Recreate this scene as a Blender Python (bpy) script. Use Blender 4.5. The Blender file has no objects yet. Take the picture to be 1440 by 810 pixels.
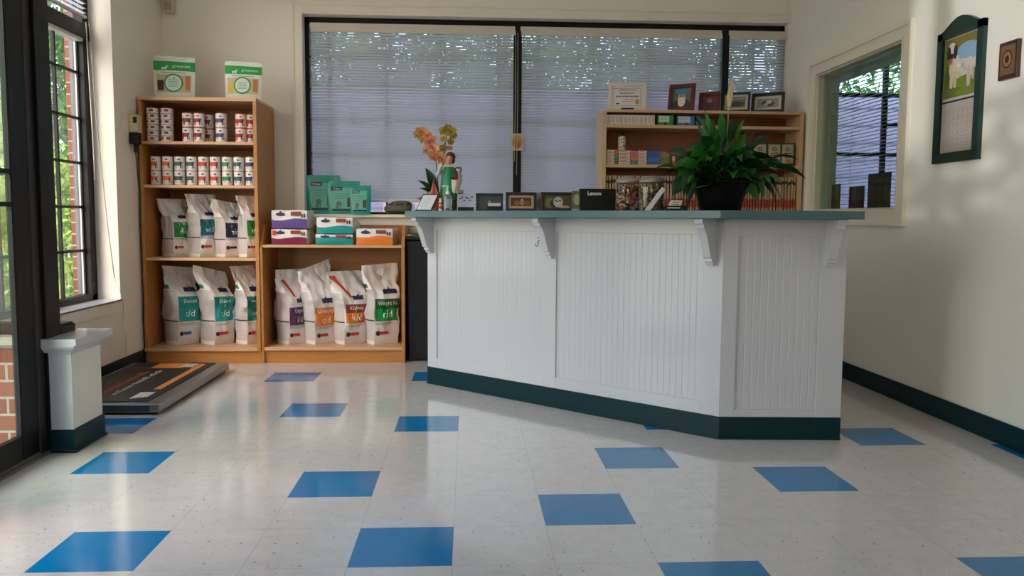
import bpy, bmesh, math, random
from mathutils import Vector, Matrix, noise, Euler
R = math.radians
PI = math.pi
random.seed(7)
SC = bpy.context.scene
COL = SC.collection

# ------------------------------------------------------------------ materials
MATS = {}
def mat(name, col=(.8, .8, .8), rough=.5, metal=0., bump=0., bscale=40., spec=.5, trans=0., alpha=1., coat=0., emit=None, es=1., translucent=0., vary=0., vscale=8., stretch=None):
    if name in MATS: return MATS[name]
    m = bpy.data.materials.new(name); m.use_nodes = True
    nt = m.node_tree; b = nt.nodes['Principled BSDF']
    b.inputs['Base Color'].default_value = (*col, 1); b.inputs['Roughness'].default_value = rough
    b.inputs['Metallic'].default_value = metal; b.inputs['Specular IOR Level'].default_value = spec
    b.inputs['Transmission Weight'].default_value = trans; b.inputs['Alpha'].default_value = alpha
    b.inputs['Coat Weight'].default_value = coat; b.inputs['Coat Roughness'].default_value = .06
    if emit: b.inputs['Emission Color'].default_value = (*emit, 1); b.inputs['Emission Strength'].default_value = es
    tc = nt.nodes.new('ShaderNodeTexCoord')
    mp = nt.nodes.new('ShaderNodeMapping'); nt.links.new(tc.outputs['Object'], mp.inputs['Vector'])
    if stretch: mp.inputs['Scale'].default_value = stretch
    if bump:
        n = nt.nodes.new('ShaderNodeTexNoise'); n.inputs['Scale'].default_value = bscale; n.inputs['Detail'].default_value = 4
        nt.links.new(mp.outputs[0], n.inputs['Vector'])
        bu = nt.nodes.new('ShaderNodeBump'); bu.inputs['Strength'].default_value = bump; bu.inputs['Distance'].default_value = .004
        nt.links.new(n.outputs['Fac'], bu.inputs['Height']); nt.links.new(bu.outputs[0], b.inputs['Normal'])
    if vary:
        n = nt.nodes.new('ShaderNodeTexNoise'); n.inputs['Scale'].default_value = vscale; n.inputs['Detail'].default_value = 5
        nt.links.new(mp.outputs[0], n.inputs['Vector'])
        cr = nt.nodes.new('ShaderNodeValToRGB')
        cr.color_ramp.elements[0].position = .3; cr.color_ramp.elements[1].position = .7
        cr.color_ramp.elements[0].color = (*[max(0, c * (1 - vary)) for c in col], 1)
        cr.color_ramp.elements[1].color = (*[min(1, c * (1 + vary)) for c in col], 1)
        nt.links.new(n.outputs['Fac'], cr.inputs['Fac']); nt.links.new(cr.outputs[0], b.inputs['Base Color'])
    if translucent:
        t = nt.nodes.new('ShaderNodeBsdfTranslucent'); t.inputs['Color'].default_value = (*col, 1)
        mx = nt.nodes.new('ShaderNodeMixShader'); mx.inputs['Fac'].default_value = translucent
        out = nt.nodes['Material Output']
        nt.links.new(b.outputs[0], mx.inputs[1]); nt.links.new(t.outputs[0], mx.inputs[2]); nt.links.new(mx.outputs[0], out.inputs['Surface'])
    MATS[name] = m
    return m
def S(h):   # sRGB hex -> linear
    h = h.lstrip('#'); v = [int(h[i:i + 2], 16) / 255 for i in (0, 2, 4)]
    return tuple(c / 12.92 if c <= .04045 else ((c + .055) / 1.055) ** 2.4 for c in v)
def flat(h, rough=.55):
    return mat('ink_' + h + ('' if rough == .55 else str(rough)), S(h), rough)

wall_m = mat('wall_paint', S('ece8dc'), .6, bump=.06, bscale=60)
trim_m = mat('trim_paint', S('e8e2d2'), .35)
white_m = mat('white_gloss_paint', S('c2c2c7'), .28, coat=.3)
ceil_m = mat('ceiling_paint', S('e8e4da'), .8)
dgreen = mat('green_baseboard', S('062c31'), .42, spec=.22)
black_al = mat('black_aluminium', S('080a0b'), .42, spec=.25)
brown_reflect_al = mat('brown_reflection_aluminium', S('241c1b'), .45)  # reddish tone stands for a reflection, put into the jamb colour
alu = mat('grey_aluminium', S('77746c'), .4, metal=.6)
def wood_mat(name, a, b_, scale=1.):
    m = mat(name, S(a), .38, spec=.4); nt = m.node_tree; b = nt.nodes['Principled BSDF']
    tc = nt.nodes.new('ShaderNodeTexCoord'); mp = nt.nodes.new('ShaderNodeMapping'); mp.inputs['Scale'].default_value = (scale, scale * 9, scale * 9)
    n = nt.nodes.new('ShaderNodeTexNoise'); n.inputs['Scale'].default_value = 3; n.inputs['Detail'].default_value = 6; n.inputs['Distortion'].default_value = .6
    cr = nt.nodes.new('ShaderNodeValToRGB'); cr.color_ramp.elements[0].color = (*S(a), 1); cr.color_ramp.elements[1].color = (*S(b_), 1)
    cr.color_ramp.elements[0].position = .35; cr.color_ramp.elements[1].position = .65
    nt.links.new(tc.outputs['Object'], mp.inputs[0]); nt.links.new(mp.outputs[0], n.inputs['Vector']); nt.links.new(n.outputs['Fac'], cr.inputs[0]); nt.links.new(cr.outputs[0], b.inputs['Base Color'])
    return m
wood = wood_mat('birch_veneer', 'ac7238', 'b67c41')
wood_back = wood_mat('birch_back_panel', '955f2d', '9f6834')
woodg = mat('maple_edge', S('c9a077'), .4)
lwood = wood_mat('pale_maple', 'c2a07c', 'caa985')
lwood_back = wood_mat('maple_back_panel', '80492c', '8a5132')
counter_m = mat('green_laminate', S('49656d'), .3, vary=.18, vscale=260)
glass_m = mat('window_glass', (1, 1, 1), 0., trans=1., spec=.5)
def thin_glass(name, tint, refl=.08):
    m = bpy.data.materials.new(name); m.use_nodes = True; nt = m.node_tree; nt.nodes.clear()
    o = nt.nodes.new('ShaderNodeOutputMaterial'); t = nt.nodes.new('ShaderNodeBsdfTransparent'); t.inputs[0].default_value = (*tint, 1)
    g = nt.nodes.new('ShaderNodeBsdfGlossy'); g.inputs['Roughness'].default_value = 0.0; g.inputs[0].default_value = (.9, .9, .9, 1)
    ge = nt.nodes.new('ShaderNodeNewGeometry'); dt = nt.nodes.new('ShaderNodeVectorMath'); dt.operation = 'DOT_PRODUCT'
    nt.links.new(ge.outputs['Normal'], dt.inputs[0]); nt.links.new(ge.outputs['Incoming'], dt.inputs[1])
    prev = dt.outputs['Value']
    for op, v in (('ABSOLUTE', None), ('SUBTRACT', 1), ('POWER', 5), ('MULTIPLY', .96), ('ADD', .035)):
        k = nt.nodes.new('ShaderNodeMath'); k.operation = op
        if op == 'SUBTRACT': k.inputs[0].default_value = 1; nt.links.new(prev, k.inputs[1])
        else:
            nt.links.new(prev, k.inputs[0])
            if v is not None: k.inputs[1].default_value = v
        prev = k.outputs[0]
    mx = nt.nodes.new('ShaderNodeMixShader'); nt.links.new(prev, mx.inputs[0]); nt.links.new(t.outputs[0], mx.inputs[1]); nt.links.new(g.outputs[0], mx.inputs[2]); nt.links.new(mx.outputs[0], o.inputs[0])
    MATS[name] = m; return m
tglass = thin_glass('thin_window_glass', (.97, .97, .975))
tglass2 = thin_glass('thin_tinted_glass', (.82, .90, .87))
jar_glass = thin_glass('jar_glass', (.93, .95, .94))
slat_m = mat('blind_slat_vinyl', S('c6cad0'), .4, translucent=.50)
blind_rail = mat('blind_rail', S('cfc8b8'), .4)
leaf_g = mat('lily_leaf', S('2c7526'), .32, translucent=.25, vary=.45, vscale=9)
leaf_d = mat('lily_leaf_dark', S('12401c'), .35, translucent=.2, vary=.4, vscale=9)

# ------------------------------------------------------------------ mesh builder
class MB:
    def __init__(s): s.v = []; s.f = []; s.m = []; s.s = []; s.T = Matrix.Identity(4)
    def add(s, vs, fs, m=0, smooth=False):
        b = len(s.v); s.v += [s.T @ Vector(v) for v in vs]
        for i, f in enumerate(fs):
            s.f.append([b + k for k in f]); s.m.append(m if isinstance(m, int) else m[i]); s.s.append(smooth)
        return s
    def box(s, x0, x1, y0, y1, z0, z1, m=0):
        return s.add([(x0, y0, z0), (x1, y0, z0), (x1, y1, z0), (x0, y1, z0), (x0, y0, z1), (x1, y0, z1), (x1, y1, z1), (x0, y1, z1)],
                     [(3, 2, 1, 0), (4, 5, 6, 7), (0, 1, 5, 4), (1, 2, 6, 5), (2, 3, 7, 6), (3, 0, 4, 7)], m)
    def prism(s, poly, fn, d0, d1, m=0, mside=None):
        n = len(poly); ms = m if mside is None else mside
        s.add([fn(a, b, d0) for a, b in poly] + [fn(a, b, d1) for a, b in poly],
              [tuple(reversed(range(n))), tuple(range(n, 2 * n))] + [(i, (i + 1) % n, n + (i + 1) % n, n + i) for i in range(n)], [m, m] + [ms] * n)
        return s
    def xy(s, poly, z0, z1, m=0): return s.prism(poly, lambda a, b, d: (a, b, d), z0, z1, m)
    def lathe(s, prof, seg=20, m=0, smooth=True, capb=True, capt=True, sx=1, sy=1):
        vs = []; fs = []; ms = []
        for r, z in prof:
            for k in range(seg):
                a = 2 * PI * k / seg; vs.append((r * math.cos(a) * sx, r * math.sin(a) * sy, z))
        for i in range(len(prof) - 1):
            mm = m if isinstance(m, int) else m[i]
            for k in range(seg):
                k2 = (k + 1) % seg
                fs.append((i * seg + k, i * seg + k2, (i + 1) * seg + k2, (i + 1) * seg + k)); ms.append(mm if isinstance(mm, int) else mm(k / seg))
        s.add(vs, fs, ms, smooth)
        if capb: s.add(vs[:seg], [tuple(reversed(range(seg)))], m if isinstance(m, int) else 0)
        if capt: s.add(vs[-seg:], [tuple(range(seg))], m if isinstance(m, int) else 0)
        return s
    def tube(s, pts, r, seg=6, m=0):
        pts = [Vector(p) for p in pts]; vs = []; fs = []
        for i, p in enumerate(pts):
            d = (pts[min(i + 1, len(pts) - 1)] - pts[max(i - 1, 0)]).normalized()
            up = Vector((0, 0, 1)) if abs(d.z) < .9 else Vector((1, 0, 0))
            a = d.cross(up).normalized(); b = a.cross(d); rr = r if not isinstance(r, (list, tuple)) else r[i]
            for k in range(seg):
                t = 2 * PI * k / seg; vs.append(p + a * math.cos(t) * rr + b * math.sin(t) * rr)
        for i in range(len(pts) - 1):
            for k in range(seg):
                k2 = (k + 1) % seg; fs.append((i * seg + k, i * seg + k2, (i + 1) * seg + k2, (i + 1) * seg + k))
        fs += [tuple(range(seg)), tuple(range((len(pts) - 1) * seg, len(pts) * seg))]
        return s.add(vs, fs, m, True)
    def grid(s, fn, nu, nv, m=0, smooth=True, wrap=False):
        vs = [fn(i / nu, j / nv) for j in range(nv + 1) for i in range(nu + (0 if wrap else 1))]
        w = nu if wrap else nu + 1; fs = []; ms = []
        for j in range(nv):
            for i in range(nu):
                i2 = (i + 1) % w; fs.append((j * w + i, j * w + i2, (j + 1) * w + i2, (j + 1) * w + i))
                ms.append(m if isinstance(m, int) else m((i + .5) / nu, (j + .5) / nv))
        return s.add(vs, fs, ms, smooth)
    def ell(s, cx, cy, rx, ry, fn, m=0, rot=0, n=18):
        c, q = math.cos(rot), math.sin(rot)
        pts = [fn(cx + rx * math.cos(2 * PI * k / n) * c - ry * math.sin(2 * PI * k / n) * q, cy + rx * math.cos(2 * PI * k / n) * q + ry * math.sin(2 * PI * k / n) * c) for k in range(n)]
        return s.add(pts, [tuple(range(n))], m)
    def text(s, st, size, fn, m=0, align='CENTER', width=None, shear=0, bold=0):
        cu = bpy.data.curves.new('t', 'FONT'); cu.body = st; cu.size = 1; cu.align_x = align; cu.align_y = 'CENTER'; cu.resolution_u = 3; cu.shear = shear; cu.offset = bold
        ob = bpy.data.objects.new('t', cu); me = bpy.data.meshes.new_from_object(ob)
        k = size
        kx = size
        if width:
            xs = [v.co.x for v in me.vertices]
            if xs: kx = width / (max(xs) - min(xs))
        vs = [fn(v.co.x * kx, v.co.y * k) for v in me.vertices]
        s.add(vs, [tuple(p.vertices) for p in me.polygons], m)
        bpy.data.objects.remove(ob); bpy.data.curves.remove(cu); bpy.data.meshes.remove(me)
        return s
    def build(s, name, mats, parent=None, world=False, loc=None, rotz=0, bevel=0, rot=None):
        vs = s.v
        if world and parent is not None:
            iv = (Matrix.Translation(parent.location) @ parent.rotation_euler.to_matrix().to_4x4()).inverted(); vs = [iv @ v for v in vs]
        elif world and loc is not None:
            L = Vector(loc); vs = [v - L for v in vs]
        me = bpy.data.meshes.new(name); me.from_pydata([tuple(v) for v in vs], [], s.f)
        for m in (mats if isinstance(mats, (list, tuple)) else [mats]): me.materials.append(m)
        me.polygons.foreach_set('material_index', s.m); me.polygons.foreach_set('use_smooth', s.s); me.update()
        bm = bmesh.new(); bm.from_mesh(me); bmesh.ops.recalc_face_normals(bm, faces=bm.faces); bm.to_mesh(me); bm.free()
        o = bpy.data.objects.new(name, me); COL.objects.link(o)
        if parent is not None: o.parent = parent
        if loc is not None: o.location = loc
        if rot is not None: o.rotation_euler = rot
        elif rotz: o.rotation_euler = (0, 0, rotz)
        if bevel:
            b = o.modifiers.new('edge', 'BEVEL'); b.width = bevel; b.segments = 2; b.limit_method = 'ANGLE'; b.angle_limit = R(40); b.use_clamp_overlap = True
        return o
def tag(o, label, cat, group=None):
    o['label'] = label; o['category'] = cat
    if group: o['group'] = group
    return o
def thing(name, label, cat, loc=(0, 0, 0), rotz=0, group=None):
    o = bpy.data.objects.new(name, None); COL.objects.link(o); o.location = loc; o.rotation_euler = (0, 0, rotz); o.empty_display_size = .05
    return tag(o, label, cat, group)
def struct(o): o['kind'] = 'structure'; return o
def bx(*a, m=0): return MB().box(*a, m=m)
def dup(root, loc, rotz=None, label=None, group=None):
    r = root.copy(); COL.objects.link(r); r.location = loc
    if rotz is not None: r.rotation_euler = (0, 0, rotz)
    if label: r['label'] = label
    if group: r['group'] = group
    for ch in list(root.children):
        c = ch.copy(); COL.objects.link(c); c.parent = r
        for g in list(ch.children):
            d = g.copy(); COL.objects.link(d); d.parent = c
    return r

# ------------------------------------------------------------------ room dimensions
XL, XR, YB, YF, ZC = -2.24, 2.45, 6.24, -2.6, 3.0
T = .3048

# floor -----------------------------------------------------------------------
def floor_mat(name, base, speck=True):
    m = mat(name, base, .12, spec=.5 if speck else .35, coat=.35 if speck else .12); nt = m.node_tree; b = nt.nodes['Principled BSDF']
    tc = nt.nodes.new('ShaderNodeTexCoord'); N = nt.nodes.new; L = nt.links.new
    cur = None
    n1 = N('ShaderNodeTexNoise'); n1.inputs['Scale'].default_value = 14; n1.inputs['Detail'].default_value = 8; n1.inputs['Roughness'].default_value = .7
    L(tc.outputs['Object'], n1.inputs['Vector'])
    cr = N('ShaderNodeValToRGB'); cr.color_ramp.elements[0].position = .3; cr.color_ramp.elements[1].position = .7
    cr.color_ramp.elements[0].color = (*[c * .9 for c in base], 1); cr.color_ramp.elements[1].color = (*[min(1, c * 1.04) for c in base], 1)
    L(n1.outputs['Fac'], cr.inputs[0])
    # sparse dark speckles
    v = N('ShaderNodeTexNoise'); v.inputs['Scale'].default_value = 75; v.inputs['Detail'].default_value = 2
    mp = N('ShaderNodeMapping'); mp.inputs['Scale'].default_value = (1, .55, 1); L(tc.outputs['Object'], mp.inputs[0]); L(mp.outputs[0], v.inputs['Vector'])
    r2 = N('ShaderNodeValToRGB'); r2.color_ramp.elements[0].position = .66 if speck else .78; r2.color_ramp.elements[1].position = .73 if speck else .84
    r2.color_ramp.elements[0].color = (0, 0, 0, 1); r2.color_ramp.elements[1].color = (1, 1, 1, 1); L(v.outputs['Fac'], r2.inputs[0])
    mx = N('ShaderNodeMix'); mx.data_type = 'RGBA'; L(r2.outputs[0], mx.inputs[0]); L(cr.outputs[0], mx.inputs[6]); mx.inputs[7].default_value = (*[c * .5 for c in base], 1)
    # tile seams: grid of lines every T in x and y (mesh origin sits on a tile corner)
    sx = N('ShaderNodeSeparateXYZ'); L(tc.outputs['Object'], sx.inputs[0])
    def line(sock):
        a = N('ShaderNodeMath'); a.operation = 'DIVIDE'; a.inputs[1].default_value = T; L(sock, a.inputs[0])
        f = N('ShaderNodeMath'); f.operation = 'FRACT'; L(a.outputs[0], f.inputs[0])
        p = N('ShaderNodeMath'); p.operation = 'PINGPONG'; p.inputs[1].default_value = .5; L(f.outputs[0], p.inputs[0])
        c = N('ShaderNodeMath'); c.operation = 'LESS_THAN'; c.inputs[1].default_value = .0028; L(p.outputs[0], c.inputs[0]); return c
    l1, l2 = line(sx.outputs['X']), line(sx.outputs['Y'])
    mxm = N('ShaderNodeMath'); mxm.operation = 'MAXIMUM'; L(l1.outputs[0], mxm.inputs[0]); L(l2.outputs[0], mxm.inputs[1])
    k = N('ShaderNodeMath'); k.operation = 'MULTIPLY'; k.inputs[1].default_value = .45; L(mxm.outputs[0], k.inputs[0])
    m2 = N('ShaderNodeMix'); m2.data_type = 'RGBA'; L(k.outputs[0], m2.inputs[0]); L(mx.outputs[2], m2.inputs[6]); m2.inputs[7].default_value = (*[c * .3 for c in base], 1)
    L(m2.outputs[2], b.inputs['Base Color'])
    nb = N('ShaderNodeTexNoise'); nb.inputs['Scale'].default_value = 5; nb.inputs['Detail'].default_value = 3; L(tc.outputs['Object'], nb.inputs['Vector'])
    bu = N('ShaderNodeBump'); bu.inputs['Strength'].default_value = .12; bu.inputs['Distance'].default_value = .004; L(nb.outputs['Fac'], bu.inputs['Height']); L(bu.outputs[0], b.inputs['Normal'])
    return m
vinyl = floor_mat('white_vinyl_tile', S('cfccc9'))
vblue = floor_mat('blue_vinyl_tile', S('0077b2'), False)
FX0, FY0 = -.045, 3.540      # world position of tile corner (0,0)
BLUE = {(-1, 3), (1, 2), (2, 0), (-2, 1), (-1, -2), (-3, -3), (-5, 0), (-4, 3), (4, 1), (6, -1), (2, 4), (5, 4), (8, 0), (-6, -2), (-4, -6), (-1, -6), (3, -2),
        (0, 6), (-3, 6), (6, 6), (-5, 7), (3, 7), (-1, 9), (5, 9), (1, 11), (-4, 11), (7, 12), (3, 13), (-2, 14), (6, 15), (0, 17), (-5, 16), (4, 18), (2, -5), (5, -4), (7, -6)}
f = MB()
def clampx(v): return min(max(v, XL - FX0 - .2), XR - FX0)
def clampy(v): return min(max(v, YF - FY0), YB - FY0)
for c in range(-8, 9):
    for r in range(-10, 21):
        x0, x1 = clampx(c * T), clampx((c + 1) * T); y0, y1 = clampy(-(r + 1) * T), clampy(-r * T)
        if x1 - x0 < 1e-4 or y1 - y0 < 1e-4: continue
        f.add([(x0, y0, 0), (x1, y0, 0), (x1, y1, 0), (x0, y1, 0)], [(0, 1, 2, 3)], 1 if (c, r) in BLUE else 0)
f.box(XL - FX0 - .2, XR - FX0, YF - FY0, YB - FY0, -.12, -.002, 0)
struct(f.build('floor', [vinyl, vblue], loc=(FX0, FY0, 0)))
struct(bx(XL - .3, XR + .15, YF - .15, YB + .2, ZC, ZC + .15).build('ceiling', ceil_m))

# back wall with a wide window opening ----------------------------------------
OX0, OX1, OZ0, OZ1 = -1.224, 2.44, 1.02, 2.511
b = MB(); th = .2
b.box(XL - .2, OX0, YB, YB + th, 0, ZC); b.box(OX1, XR + .15, YB, YB + th, 0, ZC); b.box(OX0, OX1, YB, YB + th, 0, OZ0); b.box(OX0, OX1, YB, YB + th, OZ1, ZC)
struct(b.build('wall_back', wall_m))
struct(bx(XL - .6, XR + 3, YB + .2, YB + 1.75, 2.95, 3.05).build('added_sun_eave', ceil_m))  # added overhang, out of view, keeps direct sun off the back blinds
# casing around the opening
b = MB(); b.box(OX0 - .064, OX0, YB - .016, YB, .98, OZ1 + .066); b.box(OX0, XR, YB - .016, YB, OZ1, OZ1 + .066)
b.box(OX0 - .072, OX0 - .058, YB - .022, YB, .98, OZ1 + .074); b.box(OX0 - .072, XR, YB - .022, YB, OZ1 + .062, OZ1 + .074)
struct(b.build('trim_1', trim_m, bevel=.002))
b = MB(); b.box(OX0 - .08, OX1, YB - .075, YB + .09, 1.020, 1.043); b.box(OX0 - .07, OX1, YB - .03, YB, .955, 1.020)
b.box(OX0 - .07, OX1, YB - .018, YB, .90, .955)
struct(b.build('trim_2', trim_m, bevel=.003))

# back window: black frame, three glazed bays with muntins ---------------------
FYb = 6.33
w = thing('window_1', 'wide black framed window behind the counter with three white blinds', 'window', (0, FYb, OZ0)); struct(w)
b = MB()
b.box(OX0, OX0 + .034, FYb - .01, FYb + .06, 1.043, OZ1); b.box(2.405, OX1, FYb - .01, FYb + .06, 1.043, OZ1)
b.box(OX0, OX1, FYb - .01, FYb + .06, 2.465, OZ1); b.box(OX0, OX1, FYb - .01, FYb + .06, 1.043, 1.062)
b.box(.343, .405, FYb - .045, FYb + .06, 1.06, 2.47); b.box(1.945, 1.998, FYb - .045, FYb + .06, 1.06, 2.47)
b.build('window_frame', black_al, w, world=True, bevel=.002)
bays = [(OX0 + .034, .343), (.405, 1.945), (1.998, 2.405)]
b = MB()
for x0, x1 in bays:
    n = max(2, round((x1 - x0) / .425)) if x1 - x0 > 1 else 1
    xs = {0: [-1.045, -.62, -.205, .222], 1: [.53, .955, 1.385, 1.80], 2: [2.2]}[bays.index((x0, x1))]
    for x in xs: b.box(x - .006, x + .006, FYb - .016, FYb + .004, 1.06, 2.47)
    for z in (1.98, 2.22, 1.75, 1.50): b.box(x0, x1, FYb - .016, FYb + .004, z - .006, z + .006)
b.build('muntin_grid', black_al, w, world=True)
for x0, x1 in bays:
    bx(x0, x1, FYb + .034, FYb + .038, 1.06, 2.47).build('pane', tglass, w, world=True)

# mini blinds -------------------------------------------------------------------
def blind(name, label, x0, x1, ztop, zbot, y, tilt, pitch=.0213, wd=.0255, mats=None, axis='x', group=None, ladders=None, cord=None, rail=True):
    """horizontal-slat mini blind in the plane y (or in the plane x when axis == 'y')"""
    cx = (x0 + x1) / 2
    t = thing(name, label, 'blind', (cx, y, zbot) if axis == 'x' else (y, cx, zbot), 0, group)
    sw = (lambda p: p) if axis == 'x' else (lambda p: (p[1], p[0], p[2]))
    def B(mb, a0, a1, b0, b1, c0, c1, m=0):
        if axis == 'x': mb.box(a0, a1, b0, b1, c0, c1, m)
        else: mb.box(b0, b1, a0, a1, c0, c1, m)
    s = MB(); z = zbot + .03; rnd = random.Random(int(x0 * 1000))
    while z < ztop - .045:
        tt = tilt + R(rnd.uniform(-.5, .5)); dz = rnd.uniform(-.0002, .0002); dx = rnd.uniform(-.002, .002)
        pts = []
        nx = 12
        for i in range(nx + 1):
            x = x0 + .004 + dx + (x1 - x0 - .008) * i / nx
            sg = .0003 * math.sin(i * 2.1 + z * 9)
            for q, cv in ((-.5, 0), (-.1, .0034), (.5, 0)):
                yy = q * wd * math.cos(tt) - cv * math.sin(tt); zz = q * wd * math.sin(tt) + cv * math.cos(tt)
                pts.append(sw((x, y + yy, z + zz + dz + sg)))
        fs = []
        for i in range(nx):
            for k in range(2):
                fs.append((i * 3 + k, (i + 1) * 3 + k, (i + 1) * 3 + k + 1, i * 3 + k + 1))
        s.add(pts, fs, 0, True); z += pitch
    s.build('slats', slat_m, t, world=True)
    if rail:
        h = MB(); B(h, x0, x1, y - .014, y + .014, ztop - .034, ztop); B(h, x0 + .006, x1 + .004, y - .02, y - .012, ztop - .066, ztop - .030)
        h.build('headrail', blind_rail, t, world=True, bevel=.002)
    h = MB(); B(h, x0 + .003, x1 - .003, y - .012, y + .012, zbot, zbot + .016); h.build('bottom_rail', blind_rail, t, world=True, bevel=.002)
    for x in (ladders or [x0 + .22, x1 - .22]):
        h = MB(); B(h, x - .0012, x + .0012, y - wd / 2 - .0012, y - wd / 2 + .0004, zbot, ztop - .03); h.build('ladder_cord', blind_rail, t, world=True)
    if cord:
        h = MB()
        for cx_, zb in cord:
            h.tube([sw((cx_, y - .03, ztop - .05)), sw((cx_ + .002, y - .032, (ztop + zb) / 2)), sw((cx_ - .003, y - .03, zb))], .0018, 5)
        h.build('pull_cord', blind_rail, t, world=True)
    return t
YBL = 6.292
TL = R(58)
blind('mini_blind', 'white horizontal mini blind lowered over the widest left bay of the back window', -1.178, .352, 2.462, 1.138, YBL, TL, ladders=[-.90, -.10], cord=[(.372, 1.35), (.355, 1.45)])
blind('mini_blind', 'white horizontal mini blind lowered over the middle bay, between the two black mullions', .393, 1.935, 2.462, 1.138, YBL, TL, ladders=[.60, 1.72])
blind('mini_blind', 'narrow white mini blind in the corner bay beside the right wall', 1.990, 2.435, 2.462, 1.138, YBL, TL, ladders=[2.1, 2.33])

# left wall: bay with window ------------------------------------------------------
LY0, LY1, LZ0, LZ1 = 3.98, 5.37, .478, 2.80
b = MB(); x0, x1 = XL - .2, XL
b.box(x0, x1, LY1, YB, 0, ZC); b.box(x0, x1, 3.6, LY0, 0, ZC); b.box(x0, x1, LY0, LY1, 0, LZ0); b.box(x0, x1, LY0, LY1, LZ1, ZC)
struct(b.build('wall_left', wall_m))
struct(bx(XL - .14, XL + .012, LY0 - .02, LY1 + .012, LZ0 - .004, LZ0 + .006).build('trim_3', white_m))
struct(bx(XL, XL + .012, LY0 - .02, LY1 + .012, LZ0 - .075, LZ0 + .004).build('trim_4', trim_m, bevel=.002))
w = thing('window_2', 'tall black framed casement window with thin muntins in the left wall', 'window', (XL - .16, 4.7, LZ0)); struct(w)
WX = XL - .16
b = MB()
b.box(WX - .04, WX + .02, LY1 - .075, LY1, LZ0, LZ1); b.box(WX - .04, WX + .02, LY0, LY0 + .06, LZ0, LZ1)
b.box(WX - .04, WX + .02, LY0, LY1, LZ0, LZ0 + .045); b.box(WX - .04, WX + .02, LY0, LY1, LZ1 - .05, LZ1)
b.box(WX - .04, WX + .03, LY0, LY1, 2.11, 2.20)
b.box(WX - .04, WX + .02, 4.60, 4.68, LZ0, LZ1)
b.build('window_frame', black_al, w, world=True, bevel=.003)
b = MB(); b.box(WX - .03, WX - .02, LY1 - .098, LY1 - .076, LZ0 + .05, 2.10); b.box(WX - .03, WX + .024, LY0 + .06, LY1 - .09, 2.090, 2.11)
b.build('sash_edge', mat('sunlit_sash', S('b9bab6'), .35), w, world=True)  # pale colour carries the sunlight on this sash edge
b = MB()
for z in (1.90, 1.62, 1.345, 1.072, .80): b.box(WX - .03, WX - .012, LY0 + .05, LY1 - .09, z - .008, z + .008)
for y in (5.0, 4.36): b.box(WX - .03, WX - .012, y - .009, y + .009, LZ0 + .03, 2.10)
b.build('muntin_grid', black_al, w, world=True)
bx(WX - .042, WX - .038, LY0 + .04, LY1 - .04, LZ0 + .04, LZ1 - .04).build('pane', tglass, w, world=True)
bl = blind('mini_blind', 'raised cream mini blind at the top of the tall left window', 4.70, LY1 - .095, LZ1 - .05, 2.225, WX + .045, R(8), pitch=.028, axis='y', ladders=[4.85, 5.21])
# blind cords hanging down beside the left window
b = MB()
b.tube([(XL - .09, LY1 - .10, 2.2), (XL - .075, LY1 - .08, 1.6), (XL - .045, LY1 - .055, 1.0), (XL - .02, LY1 - .03, .62)], .0035, 5)
b.tube([(XL - .10, LY1 - .12, 2.2), (XL - .09, LY1 - .105, 1.5), (XL - .088, LY1 - .10, 1.24)], .004, 5)
b.tube([(XL - .02, LY1 - .03, .62), (XL + .018, LY1 + .0, .47), (XL + .02, LY1 - .012, .36), (XL + .02, LY1 - .03, .31), (XL + .025, LY1 + .01, .26), (XL + .02, LY1 + .005, .12)], .0018, 5)
tag(b.build('blind_cord', mat('cord_plastic', S('b9b3a2'), .5), loc=(XL - .02, LY1 - .03, .12), world=True), 'pale blind cord and wand hanging beside the left window to near the baseboard', 'cord')
b = MB(); b.box(XL, XL + .012, 3.83, YB, 0, .10)
struct(b.build('baseboard_left', dgreen, bevel=.003))
b = MB(); b.box(XR - .012, XR, YF, YB, 0, .105); b.box(XR - .02, XR, YF, YB, 0, .012)
struct(b.build('baseboard_right', dgreen, bevel=.003))
b = MB(); b.box(XL, XR, YB - .012, YB, 0, .10)
struct(b.build('baseboard_back', dgreen, bevel=.003))

# low pedestal at the end of the entrance ----------------------------------------
ped = thing('wall_pedestal', 'low white pedestal with moulded cap and green base beside the entrance', 'pedestal', (-1.75, 3.68, 0))
bx(-1.80, -1.695, 3.545, 3.828, .095, .44).build('post', wall_m, ped, world=True, bevel=.002)
b = MB(); b.box(-1.802, -1.6915, 3.5415, 3.5455, .1, .44); b.build('front_board', white_m, ped, world=True)
b = MB(); b.box(-1.804, -1.688, 3.538, 3.835, 0, .10); b.box(-1.808, -1.680, 3.530, 3.84, 0, .012); b.build('base_strip', dgreen, ped, world=True, bevel=.002)
b = MB(); b.box(-1.812, -1.656, 3.512, 3.87, .468, .495)
prof = [(0, .425), (.004, .43), (.008, .438), (.014, .444), (.024, .452), (.030, .462), (.030, .469)]
for i in range(len(prof) - 1):
    o0, z0 = prof[i]; o1, z1 = prof[i + 1]
    q = lambda o: (-1.80, -1.695 + o, 3.5415 - o, 3.828 + o)
    a0, a1, c0, c1 = q(o0); d0, d1, e0, e1 = q(o1)
    b.add([(a0, c0, z0), (a1, c0, z0), (a1, c1, z0), (a0, c1, z0), (d0, e0, z1), (d1, e0, z1), (d1, e1, z1), (d0, e1, z1)], [(0, 1, 5, 4), (1, 2, 6, 5), (2, 3, 7, 6), (3, 0, 4, 7)], 0)
b.build('cap', white_m, ped, world=True)

# entrance storefront -------------------------------------------------------------
EX = -1.815
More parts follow.
